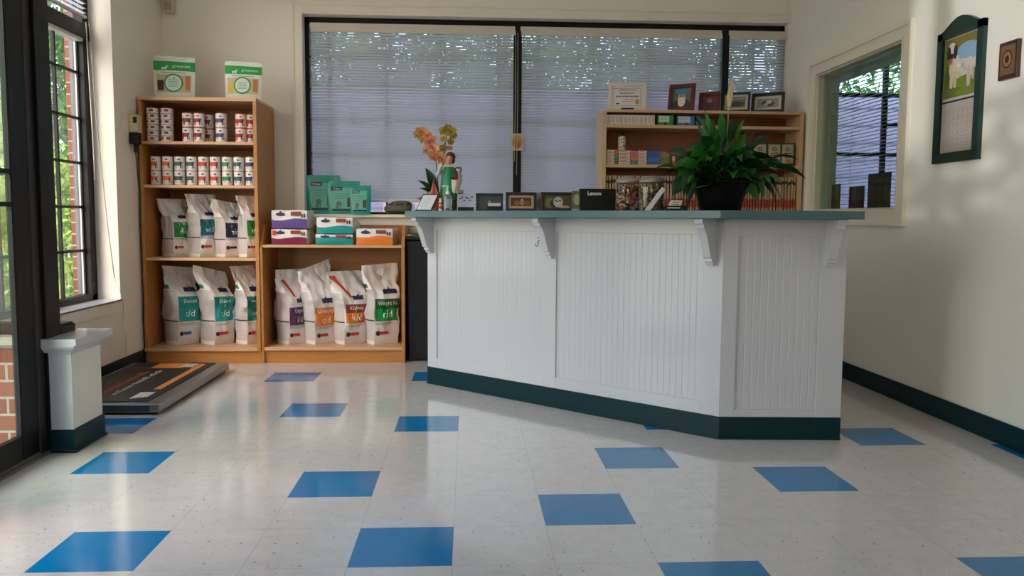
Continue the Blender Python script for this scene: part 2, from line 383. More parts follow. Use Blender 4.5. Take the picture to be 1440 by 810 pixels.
# return wall of the bay: brick outside, plaster inside
def brick_mat():
    m = mat('red_brick', S('8a4a34'), .85); nt = m.node_tree; b = nt.nodes['Principled BSDF']
    tc = nt.nodes.new('ShaderNodeTexCoord'); mp = nt.nodes.new('ShaderNodeMapping'); mp.inputs['Rotation'].default_value = (PI / 2, 0, 0)
    br = nt.nodes.new('ShaderNodeTexBrick'); br.inputs['Color1'].default_value = (*S('7d4937'), 1); br.inputs['Color2'].default_value = (*S('6c3a2b'), 1); br.inputs['Mortar'].default_value = (*S('8f8980'), 1)
    br.inputs['Scale'].default_value = 1; br.inputs['Mortar Size'].default_value = .006; br.inputs['Brick Width'].default_value = .2; br.inputs['Row Height'].default_value = .075
    nt.links.new(tc.outputs['Object'], mp.inputs[0]); nt.links.new(mp.outputs[0], br.inputs['Vector']); nt.links.new(br.outputs['Color'], b.inputs['Base Color'])
    bu = nt.nodes.new('ShaderNodeBump'); bu.inputs['Distance'].default_value = .006; bu.invert = True; nt.links.new(br.outputs['Fac'], bu.inputs['Height']); nt.links.new(bu.outputs[0], b.inputs['Normal'])
    return m
brick = brick_mat()
b = MB(); b.box(XL - .2, -1.86, 3.61, 3.70, 0, .46, 0); b.box(XL - .2, -1.80, 3.70, 3.83, 0, .46, 1); b.box(XL - .23, -1.86, 3.585, 3.83, .46, .495, 2)
struct(b.build('wall_bay_return', [brick, wall_m, mat('grey_stone_sill', S('8d8577'), .7)]))
ow = thing('window_3', 'narrow black framed side window of the bay beside the entrance', 'window', (-2.0, 3.7, .5)); struct(ow)
b = MB(); b.box(XL - .2, -1.87, 3.66, 3.74, .495, .545); b.box(XL - .2, -1.87, 3.66, 3.74, 2.75, 3.0); b.box(XL - .2, XL - .15, 3.66, 3.74, .5, 2.8)
for z in (1.2, 1.9): b.box(XL - .2, -1.87, 3.69, 3.71, z - .009, z + .009)
b.build('window_frame', black_al, ow, world=True)
bx(XL - .15, -1.87, 3.70, 3.704, .54, 2.76).build('pane', tglass, ow, world=True)
# corner post of the storefront
SYW_ = 1.53
b = MB(); b.box(-1.87, -1.785, 3.535, 3.60, 0, ZC); b.box(-1.87, -1.79, 3.60, 3.665, .495, ZC); b.box(-1.85, -1.79, 3.665, 3.80, .495, .53); b.box(-1.84, -1.80, 3.665, 3.80, .53, .538)
b.box(-1.80, -1.786, 3.60, 3.605, .5, ZC); b.box(-1.87, -1.80, SYW_, 3.535, 2.35, 2.40)
struct(b.build('door_1_frame', black_al, bevel=.002))
b = MB(); b.box(-1.868, -1.80, 3.475, 3.535, .0, 2.36)
struct(b.build('trim_5', brown_reflect_al, bevel=.002))
b = MB(); b.box(-1.95, -1.785, 2.45, 3.54, 0, .012); b.box(-1.93, -1.80, 2.45, 3.54, .012, .02); 
struct(b.build('door_1_threshold', mat('worn_threshold', S('6e6a5e'), .5, metal=.3), bevel=.003))
def door(name, y0, y1, label):
    d = thing(name, label, 'door', (EX, (y0 + y1) / 2, .02)); struct(d)
    b = MB(); b.box(EX - .014, EX + .014, y1 - .122, y1, .025, 2.34); b.box(EX - .014, EX + .014, y0, y0 + .12, .025, 2.34)
    b.box(EX - .014, EX + .014, y0 + .12, y1 - .13, .025, .125); b.box(EX - .014, EX + .014, y0 + .12, y1 - .13, 2.24, 2.34)
    b.build('door_frame', black_al, d, world=True, bevel=.002)
    b = MB()
    for z in (1.19, 1.06): b.box(EX - .012, EX + .012, y0 + .1, y1 - .12, z - .009, z + .009)
    b.box(EX - .01, EX + .01, y1 - .126, y1 - .122, .12, 2.25)
    b.build('door_bar', black_al, d, world=True)
    bx(EX - .003, EX + .003, y0 + .11, y1 - .12, .115, 2.25).build('pane', tglass2, d, world=True)
    return d
door('door_1', 2.52, 3.472, 'black framed glass entrance door at the left edge')
SYW = 1.45       # the glazed front stops here; plain wall beyond
b = MB()
for y in (2.44, SYW): b.box(-1.87, -1.80, y, y + .07, 0, 2.4)
b.box(-1.87, -1.80, SYW + .07, 2.44, 0, .12); b.box(-1.865, -1.80, SYW, 2.51, 2.40, 3.0)
struct(b.build('window_4_frame', black_al))
struct(bx(-1.84, -1.835, SYW + .07, 2.44, .12, 2.40).build('window_4_pane', tglass))
struct(bx(-1.87, -1.80, YF, SYW, 0, ZC).build('wall_left_front', mat('tan_wall_paint', S('a89880'), .7)))
struct(bx(-2.44, -1.80, 3.6, 3.83, 2.80, ZC).build('wall_bay_head', wall_m))
struct(bx(-1.87, -1.80, 2.45, 3.6, 2.47, ZC).build('wall_above_door', wall_m))

# front wall behind the viewer, with large windows ---------------------------------
b = MB(); WXA, WXB, WZA, WZB = -1.593, .2, .95, 2.3
for a0, a1, c0, c1 in ((-1.87, XR + .15, 0, WZA), (-1.87, XR + .15, WZB, ZC), (-1.87, WXA, WZA, WZB), (WXB, XR + .15, WZA, WZB)): b.box(a0, a1, YF - .15, YF, c0, c1)
struct(b.build('wall_front', mat('tan_wall_paint', S('a89880'), .7)))
b = MB()
b.box(WXA, WXB, YF - .1, YF - .06, WZB - .05, WZB); b.box(WXB - .05, WXB, YF - .1, YF - .06, WZA, WZB)
b.box(-1.49, -1.465, YF - .1, YF - .06, WZA, WZB); b.box(WXA, WXB, YF - .1, YF - .06, 1.62, 1.645); b.box(-.8, -.77, YF - .1, YF - .06, WZA, WZB)
struct(b.build('window_5_frame', black_al))

# right wall with interior window -----------------------------------------------------
RY0, RY1, RZ0, RZ1 = 4.56, 5.70, 1.085, 2.035
b = MB(); x0, x1 = XR, XR + .15
b.box(x0, x1, YF, RY0, 0, ZC); b.box(x0, x1, RY1, YB + .2, 0, ZC); b.box(x0, x1, RY0, RY1, 0, RZ0); b.box(x0, x1, RY0, RY1, RZ1, ZC)
struct(b.build('wall_right', wall_m))
w = thing('window_6', 'interior window with white casing in the right wall', 'window', (XR, 5.1, RZ0)); struct(w)
def ring_boxes(m, ya, yb, za, zb, wd, x_, x2):
    m.box(x_, x2, ya, ya + wd, za, zb); m.box(x_, x2, yb - wd, yb, za, zb); m.box(x_, x2, ya + wd, yb - wd, zb - wd, zb); m.box(x_, x2, ya + wd, yb - wd, za, za + wd)
b = MB(); c = .095
ring_boxes(b, RY0 - c, RY1 + c + .02, RZ0 - c, RZ1 + c, c, XR - .014, XR + .0); ring_boxes(b, RY0 - c - .002, RY1 + c + .022, RZ0 - c - .002, RZ1 + c + .002, .026, XR - .024, XR + .0)
ring_boxes(b, RY0 - .016, RY1 + .016, RZ0 - .016, RZ1 + .016, .014, XR - .019, XR)
b.build('casing', trim_m, w, world=True)
b = MB(); b.box(XR, XR + .15, RY1 - .012, RY1, RZ0, RZ1); b.box(XR, XR + .15, RY0, RY0 + .012, RZ0, RZ1); b.box(XR, XR + .15, RY0, RY1, RZ0, RZ0 + .012); b.box(XR, XR + .15, RY0, RY1, RZ1 - .012, RZ1)
b.box(XR + .045, XR + .06, RY1 - .028, RY1 - .012, RZ0, RZ1); b.box(XR + .045, XR + .06, RY0, RY1, RZ1 - .028, RZ1 - .012)
b.build('jamb', mat('jamb_paint', S('c9c6b0'), .4), w, world=True)
bx(XR + .04, XR + .043, RY0 + .012, RY1 - .012, RZ0 + .012, RZ1 - .012).build('pane', tglass2, w, world=True)
blind('mini_blind', 'open white slatted blind hanging behind the glass of the interior window', RY0 + .012, RY1 + .12, RZ1 + .02, RZ0 - .03, XR + .20, R(5), pitch=.0235, axis='y', ladders=[4.9, 5.55])
# room beyond
b = MB(); X2 = 5.2
b.box(XR + .15, X2, 2.6, 2.7, 0, ZC, 0); b.box(X2, X2 + .1, 2.6, YB + .2, 0, ZC, 0); b.box(XR + .15, X2, 2.7, YB + .2, -.1, 0, 1); b.box(XR + .15, X2, 2.6, YB + .2, ZC, ZC + .1, 0)
b.box(XR + .15, XR + .25, YB, YB + .2, 0, ZC, 0); b.box(4.9, X2, YB, YB + .2, 0, ZC, 0); b.box(XR + .25, 4.9, YB, YB + .2, 0, 1.02, 0); b.box(XR + .25, 4.9, YB, YB + .2, 2.55, ZC, 0)
struct(b.build('wall_side_room', [wall_m, vinyl]))
w = thing('window_7', 'exterior window with dark muntins seen through the interior window', 'window', (3.7, FYb, 1.02)); struct(w)
b = MB()
for x in (3.27, 3.82, 4.36): b.box(x - .018, x + .018, FYb, FYb + .03, 1.02, 2.55)
for z in (1.54, 2.0): b.box(XR + .25, 4.9, FYb, FYb + .03, z - .014, z + .014)
b.box(3.27, 4.9, FYb, FYb + .03, 1.765, 1.785)
b.build('muntin_grid', black_al, w, world=True)

# ------------------------------------------------------------------ outdoors
grass_m = mat('lawn_grass', S('5c7a35'), .9, vary=.4, vscale=3)
struct(bx(-30, 30, -25, 40, -.35, -.2).build('ground_outside', mat('pale_paving', S('cfcbc2'), .9, vary=.1)))
siding = mat('lavender_siding', S('8a87ac'), .7)
b = MB()
b.box(-2.6, 9, 9.0, 9.2, -.2, 2.42)
for k in range(14): b.box(-2.6, 9, 8.985, 9.0, -.2 + k * .19, -.2 + k * .19 + .012)
struct(b.build('wall_outside_back', siding))
leafm = [mat('tree_leaf_a', S('6f9a3a'), .5, translucent=.5), mat('tree_leaf_b', S('3f7032'), .5, translucent=.45), mat('tree_leaf_c', S('a9bf55'), .5, translucent=.55), mat('tree_leaf_d', S('2c5236'), .55, translucent=.35)]
bark = mat('tree_bark', S('6d5f52'), .9, bump=.5, bscale=30)
def leaf_cloud(mb, blobs, n, size, rnd, ms):
    tot = sum(r[3] ** 2 for r in blobs)
    for bxx, by, bz, br, bh in blobs:
        for _ in range(int(n * br * br / tot)):
            v = Vector((rnd.gauss(0, 1), rnd.gauss(0, 1), rnd.gauss(0, 1))).normalized() * rnd.uniform(.45, 1) ** .6
            p = Vector((bxx + v.x * br, by + v.y * br, bz + v.z * bh)); s = size * rnd.uniform(.6, 1.4)
            q = Euler((rnd.uniform(0, PI), rnd.uniform(0, PI), rnd.uniform(0, 2 * PI))).to_matrix()
            pts = [p + q @ Vector(c) for c in ((-s, 0, 0), (-s * .2, s * .45, s * .1), (s, 0, 0), (-s * .2, -s * .45, s * .1))]
            mb.add(pts, [(0, 1, 2), (0, 2, 3)], rnd.choice(ms))
def tree(name, label, x, y, trunk_r, h, blobs, n, size, ms, seed):
    rnd = random.Random(seed); t = thing(name, label, 'tree' if trunk_r > .03 else 'bush', (x, y, -.2), 0)
    b = MB(); b.tube([(x, y, -.2), (x + .05, y, h * .35), (x - .08, y + .05, h * .7), (x, y, h)], [trunk_r, trunk_r * .8, trunk_r * .6, trunk_r * .3], 8)
    for k in range(10):
        a = rnd.uniform(0, 2 * PI); z = h * rnd.uniform(.25, .95); L = rnd.uniform(.5, 1.3) * h * .22
        b.tube([(x, y, z), (x + math.cos(a) * L * .5, y + math.sin(a) * L * .5, z + L * .15), (x + math.cos(a) * L, y + math.sin(a) * L, z + L * .4)], [trunk_r * .35, trunk_r * .22, .008], 5)
    b.build('trunk' if trunk_r > .03 else 'stems', bark, t, world=True)
    f = MB(); leaf_cloud(f, blobs, n, size, rnd, ms); o = f.build('foliage', leafm, t, world=True)
    return t
tree('garden_bush', 'bright sunlit bush low outside the tall left window', -4.0, 8.2, .025, .9, [(-4.0, 8.1, .4, .7, .8), (-4.3, 8.6, 1.0, .7, .8), (-3.9, 8.8, 1.2, .6, .6), (-4.1, 7.8, .2, .5, .5)], 6500, .045, [0, 0, 2, 2, 1], 3)
tree('garden_bush', 'leafy green bush outside the entrance door glass', -3.3, 6.0, .025, .8, [(-3.4, 6.0, .5, .6, .8), (-3.7, 6.3, 1.1, .6, .9), (-3.0, 5.4, .3, .4, .5)], 5200, .045, [0, 1, 2, 2], 5)
tree('garden_tree', 'tree with bare branches and dark green crown outside the left window', -5.6, 11.4, .10, 4.2, [(-5.5, 11.4, 4.0, 1.3, 1.1), (-5.2, 11.8, 3.1, 1.0, .8), (-6.6, 11.2, 3.0, 1.2, 1.2), (-5.5, 11.2, 2.1, .9, .5), (-6.4, 12.4, 2.0, 1.0, .9)], 6500, .06, [1, 3, 3, 1, 0], 8)
tree('garden_tree', 'distant green tree farther behind the left window', -9.2, 17.5, .2, 6, [(-9.2, 17.5, 5.5, 2.4, 2.0), (-8.0, 18.5, 4.0, 2.2, 1.8), (-11.5, 17, 4, 2.4, 2.2), (-9.5, 17, 2.2, 2.2, 1.5), (-7.6, 19, 1.6, 2, 1.6)], 6000, .12, [1, 3, 0, 3], 11)
tree('garden_tree', 'green tree far beyond the entrance door glass', -9.5, 12.5, .16, 4.5, [(-9.5, 12.5, 4.0, 1.8, 1.6), (-8.6, 13, 2.6, 1.6, 1.4), (-9.0, 12, 1.2, 1.5, 1.2)], 4000, .11, [1, 0, 2], 15)
for i, (x, y, s, lb) in enumerate(((-1.6, 12.6, 21, 'green tree seen through the blind of the left bay'), (3.0, 12.4, 22, 'green tree seen through the blind of the middle bay'), (.7, 15.2, 24, 'green tree standing farther back, between the two behind the wide bays'), (7.6, 12.0, 23, 'green tree above the pale wall outside the interior window'))):
    tree('garden_tree', lb, x, y, .15, 4.6, [(x, y, 4.2, 1.6, 1.4), (x - 1.1, y + .4, 3.2, 1.3, 1.0), (x + 1.1, y + .2, 3.3, 1.3, 1.1), (x, y, 2.6, 1.4, .9)], 6500, .075, [1, 0, 3], s)
tree('garden_bush', 'unseen bush added outside the front window to shape the wall light', -2.36, -4.3, .012, .7, [(-2.44, -4.3, .82, .20, .28), (-2.30, -4.3, .92, .12, .26), (-2.22, -4.3, 1.06, .07, .14), (-2.1, -4.3, .80, .2, .30), (-1.85, -4.3, .8, .2, .25)], 2600, .022, [0, 1], 61)  # added foliage screen; its leaves break up the spotlight on the right wall
# brick pier outside the left window; grey strip stands in for glass reflection
b = MB(); b.box(-2.592, -2.560, 5.50, 5.9, -.2, 3.2, 0); b.box(-2.560, -2.44, 5.49, 5.9, -.2, 3.2, 1)
struct(b.build('wall_outside_pier', [brick, mat('grey_reflection', S('3c4144'), .5)]))

# ------------------------------------------------------------------ bookcases
tc_ = thing('tall_bookcase', 'tall birch bookcase of pet food in the back left corner', 'bookcase', (-1.83, 5.95, 0))
CY0, CY1 = 5.70, 6.205
bx(-2.222, -2.200, CY0, CY1, .113, 1.797).build('side_panel', wood, tc_, world=True, bevel=.0015)
bx(-1.460, -1.436, CY0, CY1, .0885, 1.797).build('side_panel', wood, tc_, world=True, bevel=.0015)
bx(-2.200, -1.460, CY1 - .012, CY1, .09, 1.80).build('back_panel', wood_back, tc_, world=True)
b = MB(); b.box(-2.222, -1.436, CY0, CY1, 1.798, 1.822); b.build('top_board', woodg, tc_, world=True, bevel=.0015)
for z in (1.515, 1.222, .725): bx(-2.200, -1.460, CY0 + .002, CY1 - .012, z - .009, z + .010).build('shelf', woodg, tc_, world=True, bevel=.0015)
bx(-2.225, -1.4605, CY0 - .005, CY1 - .012, .088, .112).build('bottom_shelf', woodg, tc_, world=True, bevel=.0015)
bx(-2.222, -1.436, CY0 + .01, CY0 + .03, 0, .088).build('kick_board', wood, tc_, world=True)
lc = thing('low_bookcase', 'low birch shelf unit with sloped side panels under the window', 'bookcase', (-.93, 5.95, 0))
side = [(CY0 + .01, 0), (CY1 - .01, 0), (CY1 - .01, .965), (CY0 + .10, .965), (CY0 + .005, .80), (CY0 + .01, .70)]
for x0, x1 in ((-1.436, -1.416), (-.463, -.440)):
    b = MB(); b.prism(side, lambda y, z, d: (d, y, z), x0, x1, 0); b.build('side_panel', wood, lc, world=True, bevel=.0015)
for x0, x1 in ((-.470, -.434),):
    pass
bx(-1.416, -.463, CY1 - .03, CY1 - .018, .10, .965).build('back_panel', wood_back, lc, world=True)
bx(-1.416, -.463, CY0 + .02, CY1 - .03, .808, .827).build('shelf', woodg, lc, world=True, bevel=.0015)
bx(-1.416, -.463, CY0 + .012, CY1 - .03, .090, .114).build('bottom_shelf', woodg, lc, world=True, bevel=.0015)
bx(-1.416, -.463, CY0 + .03, CY0 + .045, 0, .09).build('kick_board', wood, lc, world=True)

rc = thing('long_bookcase', 'pale maple shelf unit behind the counter full of boxes and folders', 'bookcase', (1.7, 6.0, 0))
SY0, SY1 = 5.87, 6.16
bx(.962, .990, SY0, SY1, .091, 1.7815).build('side_panel', lwood, rc, world=True, bevel=.0015)
bx(2.405, 2.432, SY0, SY1, .091, 1.7815).build('side_panel', lwood, rc, world=True, bevel=.0015)
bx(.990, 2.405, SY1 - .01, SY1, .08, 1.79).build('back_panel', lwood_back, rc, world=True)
bx(.962, 2.432, SY0, SY1, 1.782, 1.802).build('top_board', lwood, rc, world=True, bevel=.0015)
for z in (1.684, 1.402, 1.072, .72, .40): bx(.990, 2.405, SY0 + .004, SY1 - .01, z - .011, z + .011).build('shelf', lwood, rc, world=True, bevel=.0015)
bx(.962, 2.432, SY0, SY1, 0, .09).build('kick_board', lwood, rc, world=True)

# ------------------------------------------------------------------ pet food bags
bag_m = mat('bag_film', S('e0dbd5'), .38, bump=.6, bscale=16, spec=.5)
bag_side = mat('bag_side_print', S('c0b9b4'), .42, bump=.5, bscale=18, vary=.12, vscale=120, stretch=(.3, .3, 4))
navy = flat('1d2350'); ink = flat('2b2630'); redi = flat('c83228'); brown = flat('4a2418'); wtxt = flat('dfe6e2')
class Bag:
    def __init__(s, w, g, h, lean=0, skew=0, seed=0, fold=0., bulge=.05, tilt=0, twist=0):
        w *= .92; g *= .92
        s.w, s.g, s.h, s.lean, s.skew, s.seed, s.fold, s.bulge, s.tilt, s.twist = w, g, h, lean, skew, seed, fold, bulge, tilt, twist
    def dims(s, t):
        k = max(0., min(1., (t - .56) / .34)); k = k * k * (3 - 2 * k)
        hw = s.w / 2 * (1 + s.bulge * math.sin(PI * min(1, t * 1.3))) + k * s.g * .31
        hg = s.g / 2 * (1 - k) * (1 + s.bulge * 1.2 * math.sin(PI * min(1, t * 1.5))) + .005
        return hw * (1 - .06 * max(0, 1 - t * 14)), hg * (1 - .08 * max(0, 1 - t * 14))
    def P(s, side, u, t, nzk=1):
        """side 0 front(-y) 1 right 2 back 3 left; u 0..1 along, t height"""
        hw, hg = s.dims(t); q0 = s.w / 2; k = max(0., min(1., (t - .56) / .34))
        ew = q0 + (hw - q0) * (0 if t < .56 else k ** 3 * .95)      # where the front crease ends; the gusset folds out beyond it
        bow = .075 * s.w * math.sin(PI * min(1, t * 1.25 + .05)) * (1 - k)
        if side == 0: x, y = -ew + 2 * ew * u, -hg - bow * math.sin(PI * u)
        elif side == 2: x, y = ew - 2 * ew * u, hg + bow * math.sin(PI * u)
        else:
            m_ = 1 - abs(2 * u - 1); q = (hw - ew) * m_ + .018 * s.g / .15 * math.sin(PI * u) * (1 - k)
            if side == 1: x, y = ew + q, -hg + 2 * hg * u
            else: x, y = -ew - q, hg - 2 * hg * u
        z = s.h * t
        f = min(1, t * 3) * nzk
        nz = noise.noise(Vector((x * 9 + s.seed, y * 9, z * 7))) * .024 * f + noise.noise(Vector((x * 24, y * 24 + s.seed, z * 17))) * .011 * f + abs(noise.noise(Vector((x * 13 + 3 * s.seed, y * 13, z * 30 + x * 30)))) * .012 * f * t + (.5 - abs(noise.noise(Vector((x * 16 + s.seed, y * 16 + 7, z * 12 + x * 20))))) ** 3 * .05 * f
        x += nz * (1 if x > 0 else -1) * .6; y += -nz * (1 if y < 0 else -1)
        tt = max(0, t - .55) / .45
        z -= s.skew * (x / s.w + .5) * tt * s.h
        y += s.lean * tt ** 1.6 * s.h; x += s.twist * tt ** 1.5 * s.h
        z -= s.fold * tt ** 2 * s.h * .4
        x += s.tilt * z
        return Vector((x, y, z))
    def N(s, u, t, off):
        a = s.P(0, u, t); e = .01
        du = s.P(0, min(1, u + e), t) - s.P(0, max(0, u - e), t); dt = s.P(0, u, min(1, t + e)) - s.P(0, u, max(0, t - e))
        n = du.cross(dt).normalized()
        if n.y > 0: n = -n
        if off > .0028:
            q = s.P(0, u, t, 0); return Vector((q.x, a.y - off * 3, q.z))
        return a + Vector((0, -off * 2.2, 0))
def food_bag(label, loc, rotz, dims, band, code, word=None, band2=None, ribbon=False, logo=navy, badge=redi, sidebar=None, t0=.34, t1=.60, u0=.14, group='big bags of dry pet food', **kw):
    B = Bag(*dims, **kw)
    t = thing('pet_food_bag', label, 'pet food bag', loc, rotz, group)
    body = MB(); NU, NS, NT = 20, 8, 40
    for side, n in ((0, NU), (1, NS), (2, NU), (3, NS)):
        def mf(u, v, side=side):
            if side in (1, 3):
                if .305 < v < .322: return 2
                if sidebar is not None and .72 < v < .775 and .15 < u < .75: return 3
                return 1 if .05 < v < .70 else 0
            return 0
        body.grid(lambda u, v, side=side: B.P(side, u, v), n, NT if side in (0, 2) else 60, mf)
    n = 10
    body.grid(lambda u, v: B.P(0, u, 0).lerp(B.P(2, 1 - u, 0), v) + Vector((0, 0, .002)), n, 4, 0)
    body.grid(lambda u, v: B.P(0, u, 1).lerp(B.P(2, 1 - u, 1), v), n, 2, 0)
    body.build('bag_body', [bag_m, bag_side, ink, sidebar or ink], t)
    # printed front
    lab = MB(); mats = [band, wtxt, logo, badge, brown, band2 or band, redi, flat('8b8a88')]
    def patch(u0_, u1_, v0_, v1_, m, off=.0012, nu=16, nv=12): lab.grid(lambda u, v: B.N(u0_ + (u1_ - u0_) * u, v0_ + (v1_ - v0_) * v, off), nu, nv, m)
    tm = t0 + (t1 - t0) * .55
    if band2 is None: patch(u0, .99, t0, t1, 0)
    else: patch(u0, .93, t0, tm, 0); patch(u0, .99, tm, t1, 5)
    sc = dims[0]
    def tx(st, uc, vc, size, m=1, width=None):
        lab.text(st, size * sc, lambda a, b: B.N(min(.99, max(0.01, uc + a / sc)), vc + b / dims[2], .0030), m, width=width)
    tx(code, (u0 + .97) / 2, t0 + (t1 - t0) * (.30 if word else .36), .36 if word else .34)
    if word: tx(word, (u0 + .99) / 2, t0 + (t1 - t0) * .80, .20, width=sc * (.55 if len(word) < 7 else .78))
    # logo plate: dark lozenge with light letters
    patch(.42, .9, t1 + .06, t1 + .115, 2, .0014); lab.grid(lambda u, v: B.N(.58 + .10 * u, t1 + .115 + .03 * v * (1 - abs(2 * u - 1)), .0014), 6, 2, 2)
    # kibble badge
    vc = t0 * .48
    lab.ell(0, 0, .09, .055 * dims[0] / dims[2] * 1.7, lambda a, b_: B.N(min(.99, u0 + .10 + a), vc + b_, .0018), 4)
    patch(u0 + .2, u0 + .56, vc - .018, vc + .022, 3, .0016)
    # thin grey print lines
    for k in range(2): patch(u0, u0 + .7 - .1 * k, t0 - .028 - .018 * k, t0 - .022 - .018 * k, 7, .0014, 6, 1)
    patch(0.0, .99, t0 - .012, t0 - .008, 7, .0012, 8, 1) if band2 is None else None
    if ribbon:
        def rb(u, v):
            vv = .94 - .30 * v; uu = .02 + .30 * v ** 1.3 + (.16 - .06 * v) * u
            return B.N(uu, vv, .0016)
        lab.grid(rb, 4, 12, 6)
    lab.build('front_label', mats, t)
    return t
teal = flat('0f7f78'); green = flat('1b7a35'); gdk = flat('145a30'); gbr = flat('109540'); purple = flat('5b2350'); orange = flat('e07a1e'); rust = flat('8a3420'); nvy = flat('16233f'); bluegr = flat('0e6675')
a = R(50)
U = 'middle shelf of the tall bookcase'
G = 'big bags of dry pet food'
food_bag('white pet food bag with green label, leftmost on the tall bookcase\'s third shelf', (-2.075, 5.93, .736), a, (.135, .145, .405), green, 'r/d', seed=3, lean=.05, twist=-.02, skew=.0, u0=.03)
food_bag('white pet food bag with teal w/d label on the third shelf', (-1.888, 5.93, .736), a, (.150, .150, .44), bluegr, 'w/d', seed=9, lean=.03, u0=.02)
food_bag('white pet food bag with navy z/d label on the third shelf', (-1.705, 5.93, .736), R(46), (.150, .145, .40), nvy, 'z/d', seed=17, skew=.05, twist=-.05, badge=ink, u0=.02)
food_bag('white pet food bag with green label at the third shelf\'s right end', (-1.553, 5.90, .736), R(44), (.115, .120, .43), green, 'r/d', seed=25, twist=.0, u0=.02)
for k, (x, sd, sk, tw, wd_, lb) in enumerate(((-2.05, 33, .03, .03, .175, 'big white t/d bag with folded top, leftmost on the bottom shelf'), (-1.80, 41, .07, -.05, .175, 'big white t/d bag with peaked top, middle of the bottom shelf'), (-1.582, 49, .0, -.02, .125, 'big white t/d bag against the divider on the bottom shelf'))):
    food_bag(lb, (x, 5.93, .1125), R(51), (wd_, .175 if k < 2 else .14, .555), flat('10908a'), 't/d', word='Dental', band2=flat('0d7f80'), seed=sd, skew=sk, lean=.08, twist=tw, t0=.30, t1=.62, sidebar=teal, badge=flat('3a6fae') if k == 0 else redi, u0=.02)
food_bag('white pet food bag with purple i/d label in the low unit', (-1.268, 5.93, .1145), R(43), (.165, .165, .53), purple, 'i/d', word='Digest', ribbon=True, seed=57, lean=.04, twist=.0, t0=.26, t1=.50, u0=.02)
food_bag('leaning white pet food bag with orange c/d label in the low unit', (-1.070, 5.93, .1145), R(40), (.175, .160, .535), orange, 'c/d', word='Urinary', seed=66, lean=.05, twist=.0, skew=-.10, t0=.25, t1=.49, tilt=-.05, u0=.06)
food_bag('white pet food bag with orange and rust k/d label in the low unit', (-.855, 5.93, .1145), R(37), (.190, .165, .52), orange, 'k/d', word='Kidney', band2=rust, ribbon=True, seed=75, lean=.06, twist=-.06, t0=.29, t1=.55, u0=.05)
food_bag('white pet food bag with bright green r/d label and crumpled top', (-.622, 5.92, .1145), R(29), (.200, .16, .565), gbr, 'r/d', word='Weight Re', band2=gdk, seed=84, lean=.05, skew=-.02, t0=.30, t1=.58, sidebar=gdk, u0=.03)

# small bags lying flat in stacks on the low unit
def brick_bag(label, loc, rotz, w, h, col, d=.30, logo=True, wave=.45, group='small bags lying on the low shelf unit', sq=None):
    t = thing('pet_food_packet', label, 'pet food packet', loc, rotz, group)
    b = MB()
    def P(side, u, v):   # side 0 front face (u along x, v up); others wrap
        rnd = lambda p: p + Vector((noise.noise(p * 30), noise.noise(p * 30 + Vector((5, 0, 0))), noise.noise(p * 30 + Vector((0, 9, 0))))) * .004
        return rnd
    def S_(u, v):   # front
        x = -w / 2 + w * u; z = h * v; y = -.010 * math.sin(PI * u) * math.sin(PI * v) * 1.0
        return Vector((x, y, z + .004 * v * noise.noise(Vector((x * 20, h * 50, v * 3)))))
    b.grid(S_, 44, 36, lambda u, v: 1 if v < wave + .06 * math.sin(u * 6 + w * 40) else 0)
    def ring(u, v):   # body going back, cross-section loop u, depth v
        k = 1 - .0 * v; a = u * 4; 
        if a < 1: x, z = -w / 2 + w * a, 0
        elif a < 2: x, z = w / 2, h * (a - 1)
        elif a < 3: x, z = w / 2 - w * (a - 2), h
        else: x, z = -w / 2, h * (4 - a)
        pin = max(0, (v - .72) / .28) ** 1.5
        z = z * (1 - pin * .85) + h * .42 * pin * .85
        nn = noise.noise(Vector((x * 18 + w * 100, v * 5, z * 18))) * .010 * min(1, v * 5)
        return Vector((x + nn, d * v, max(0.0005, z + nn * (z > h * .3))))
    b.grid(ring, 32, 12, lambda u, v: 0 if v > .1 else (1 if False else 0), wrap=True)
    b.grid(lambda u, v: Vector((-w / 2 + w * u, d, h * .42 + (v - .5) * h * .15)), 6, 1, 0)
    b.build('packet_body', [bag_m, col], t)
    l = MB()
    fr = lambda a, c_: Vector((a, -.0125 - .000 * c_, c_))
    l.ell(-w * .24, h * .78, w * .13, h * .10, fr, 0); l.ell(-w * .24, h * .92, w * .03, h * .04, fr, 0)
    l.add([fr(w * .05, h * .70), fr(w * .33, h * .70), fr(w * .33, h * .93), fr(w * .05, h * .93)], [(0, 1, 2, 3)], 1)
    l.add([fr(w * .35, h * .60), fr(w * .385, h * .60), fr(w * .385, h * .80), fr(w * .35, h * .80)], [(0, 1, 2, 3)], 2); l.add([fr(w * .41, h * .60), fr(w * .45, h * .60), fr(w * .45, h * .82), fr(w * .41, h * .82)], [(0, 1, 2, 3)], 2)
    if sq: l.add([fr(-w * .46, h * .62), fr(-w * .36, h * .62), fr(-w * .36, h * .92), fr(-w * .46, h * .92)], [(0, 1, 2, 3)], 3)
    l.build('printed_label', [navy, rust if col != teal else teal, ink, redi], t)
    return t
brick_bag('white and maroon packet with red square, bottom of the left stack', (-1.245, 5.775, .828), 0, .245, .105, flat('7d1747'), sq=True)
brick_bag('white and purple packet lying on top of the maroon one', (-1.243, 5.78, .940), 0, .245, .125, flat('5c4590'), wave=.5)
brick_bag('teal packet at the bottom of the middle stack', (-.935, 5.775, .828), R(2), .255, .072, flat('149490'), wave=.75)
brick_bag('teal and white packet lying on top of the other teal one', (-.932, 5.78, .906), R(-3), .25, .112, flat('149490'), wave=.45)
brick_bag('single orange and white packet at the right end of the shelf', (-.655, 5.775, .828), R(-4), .255, .112, orange, wave=.52)

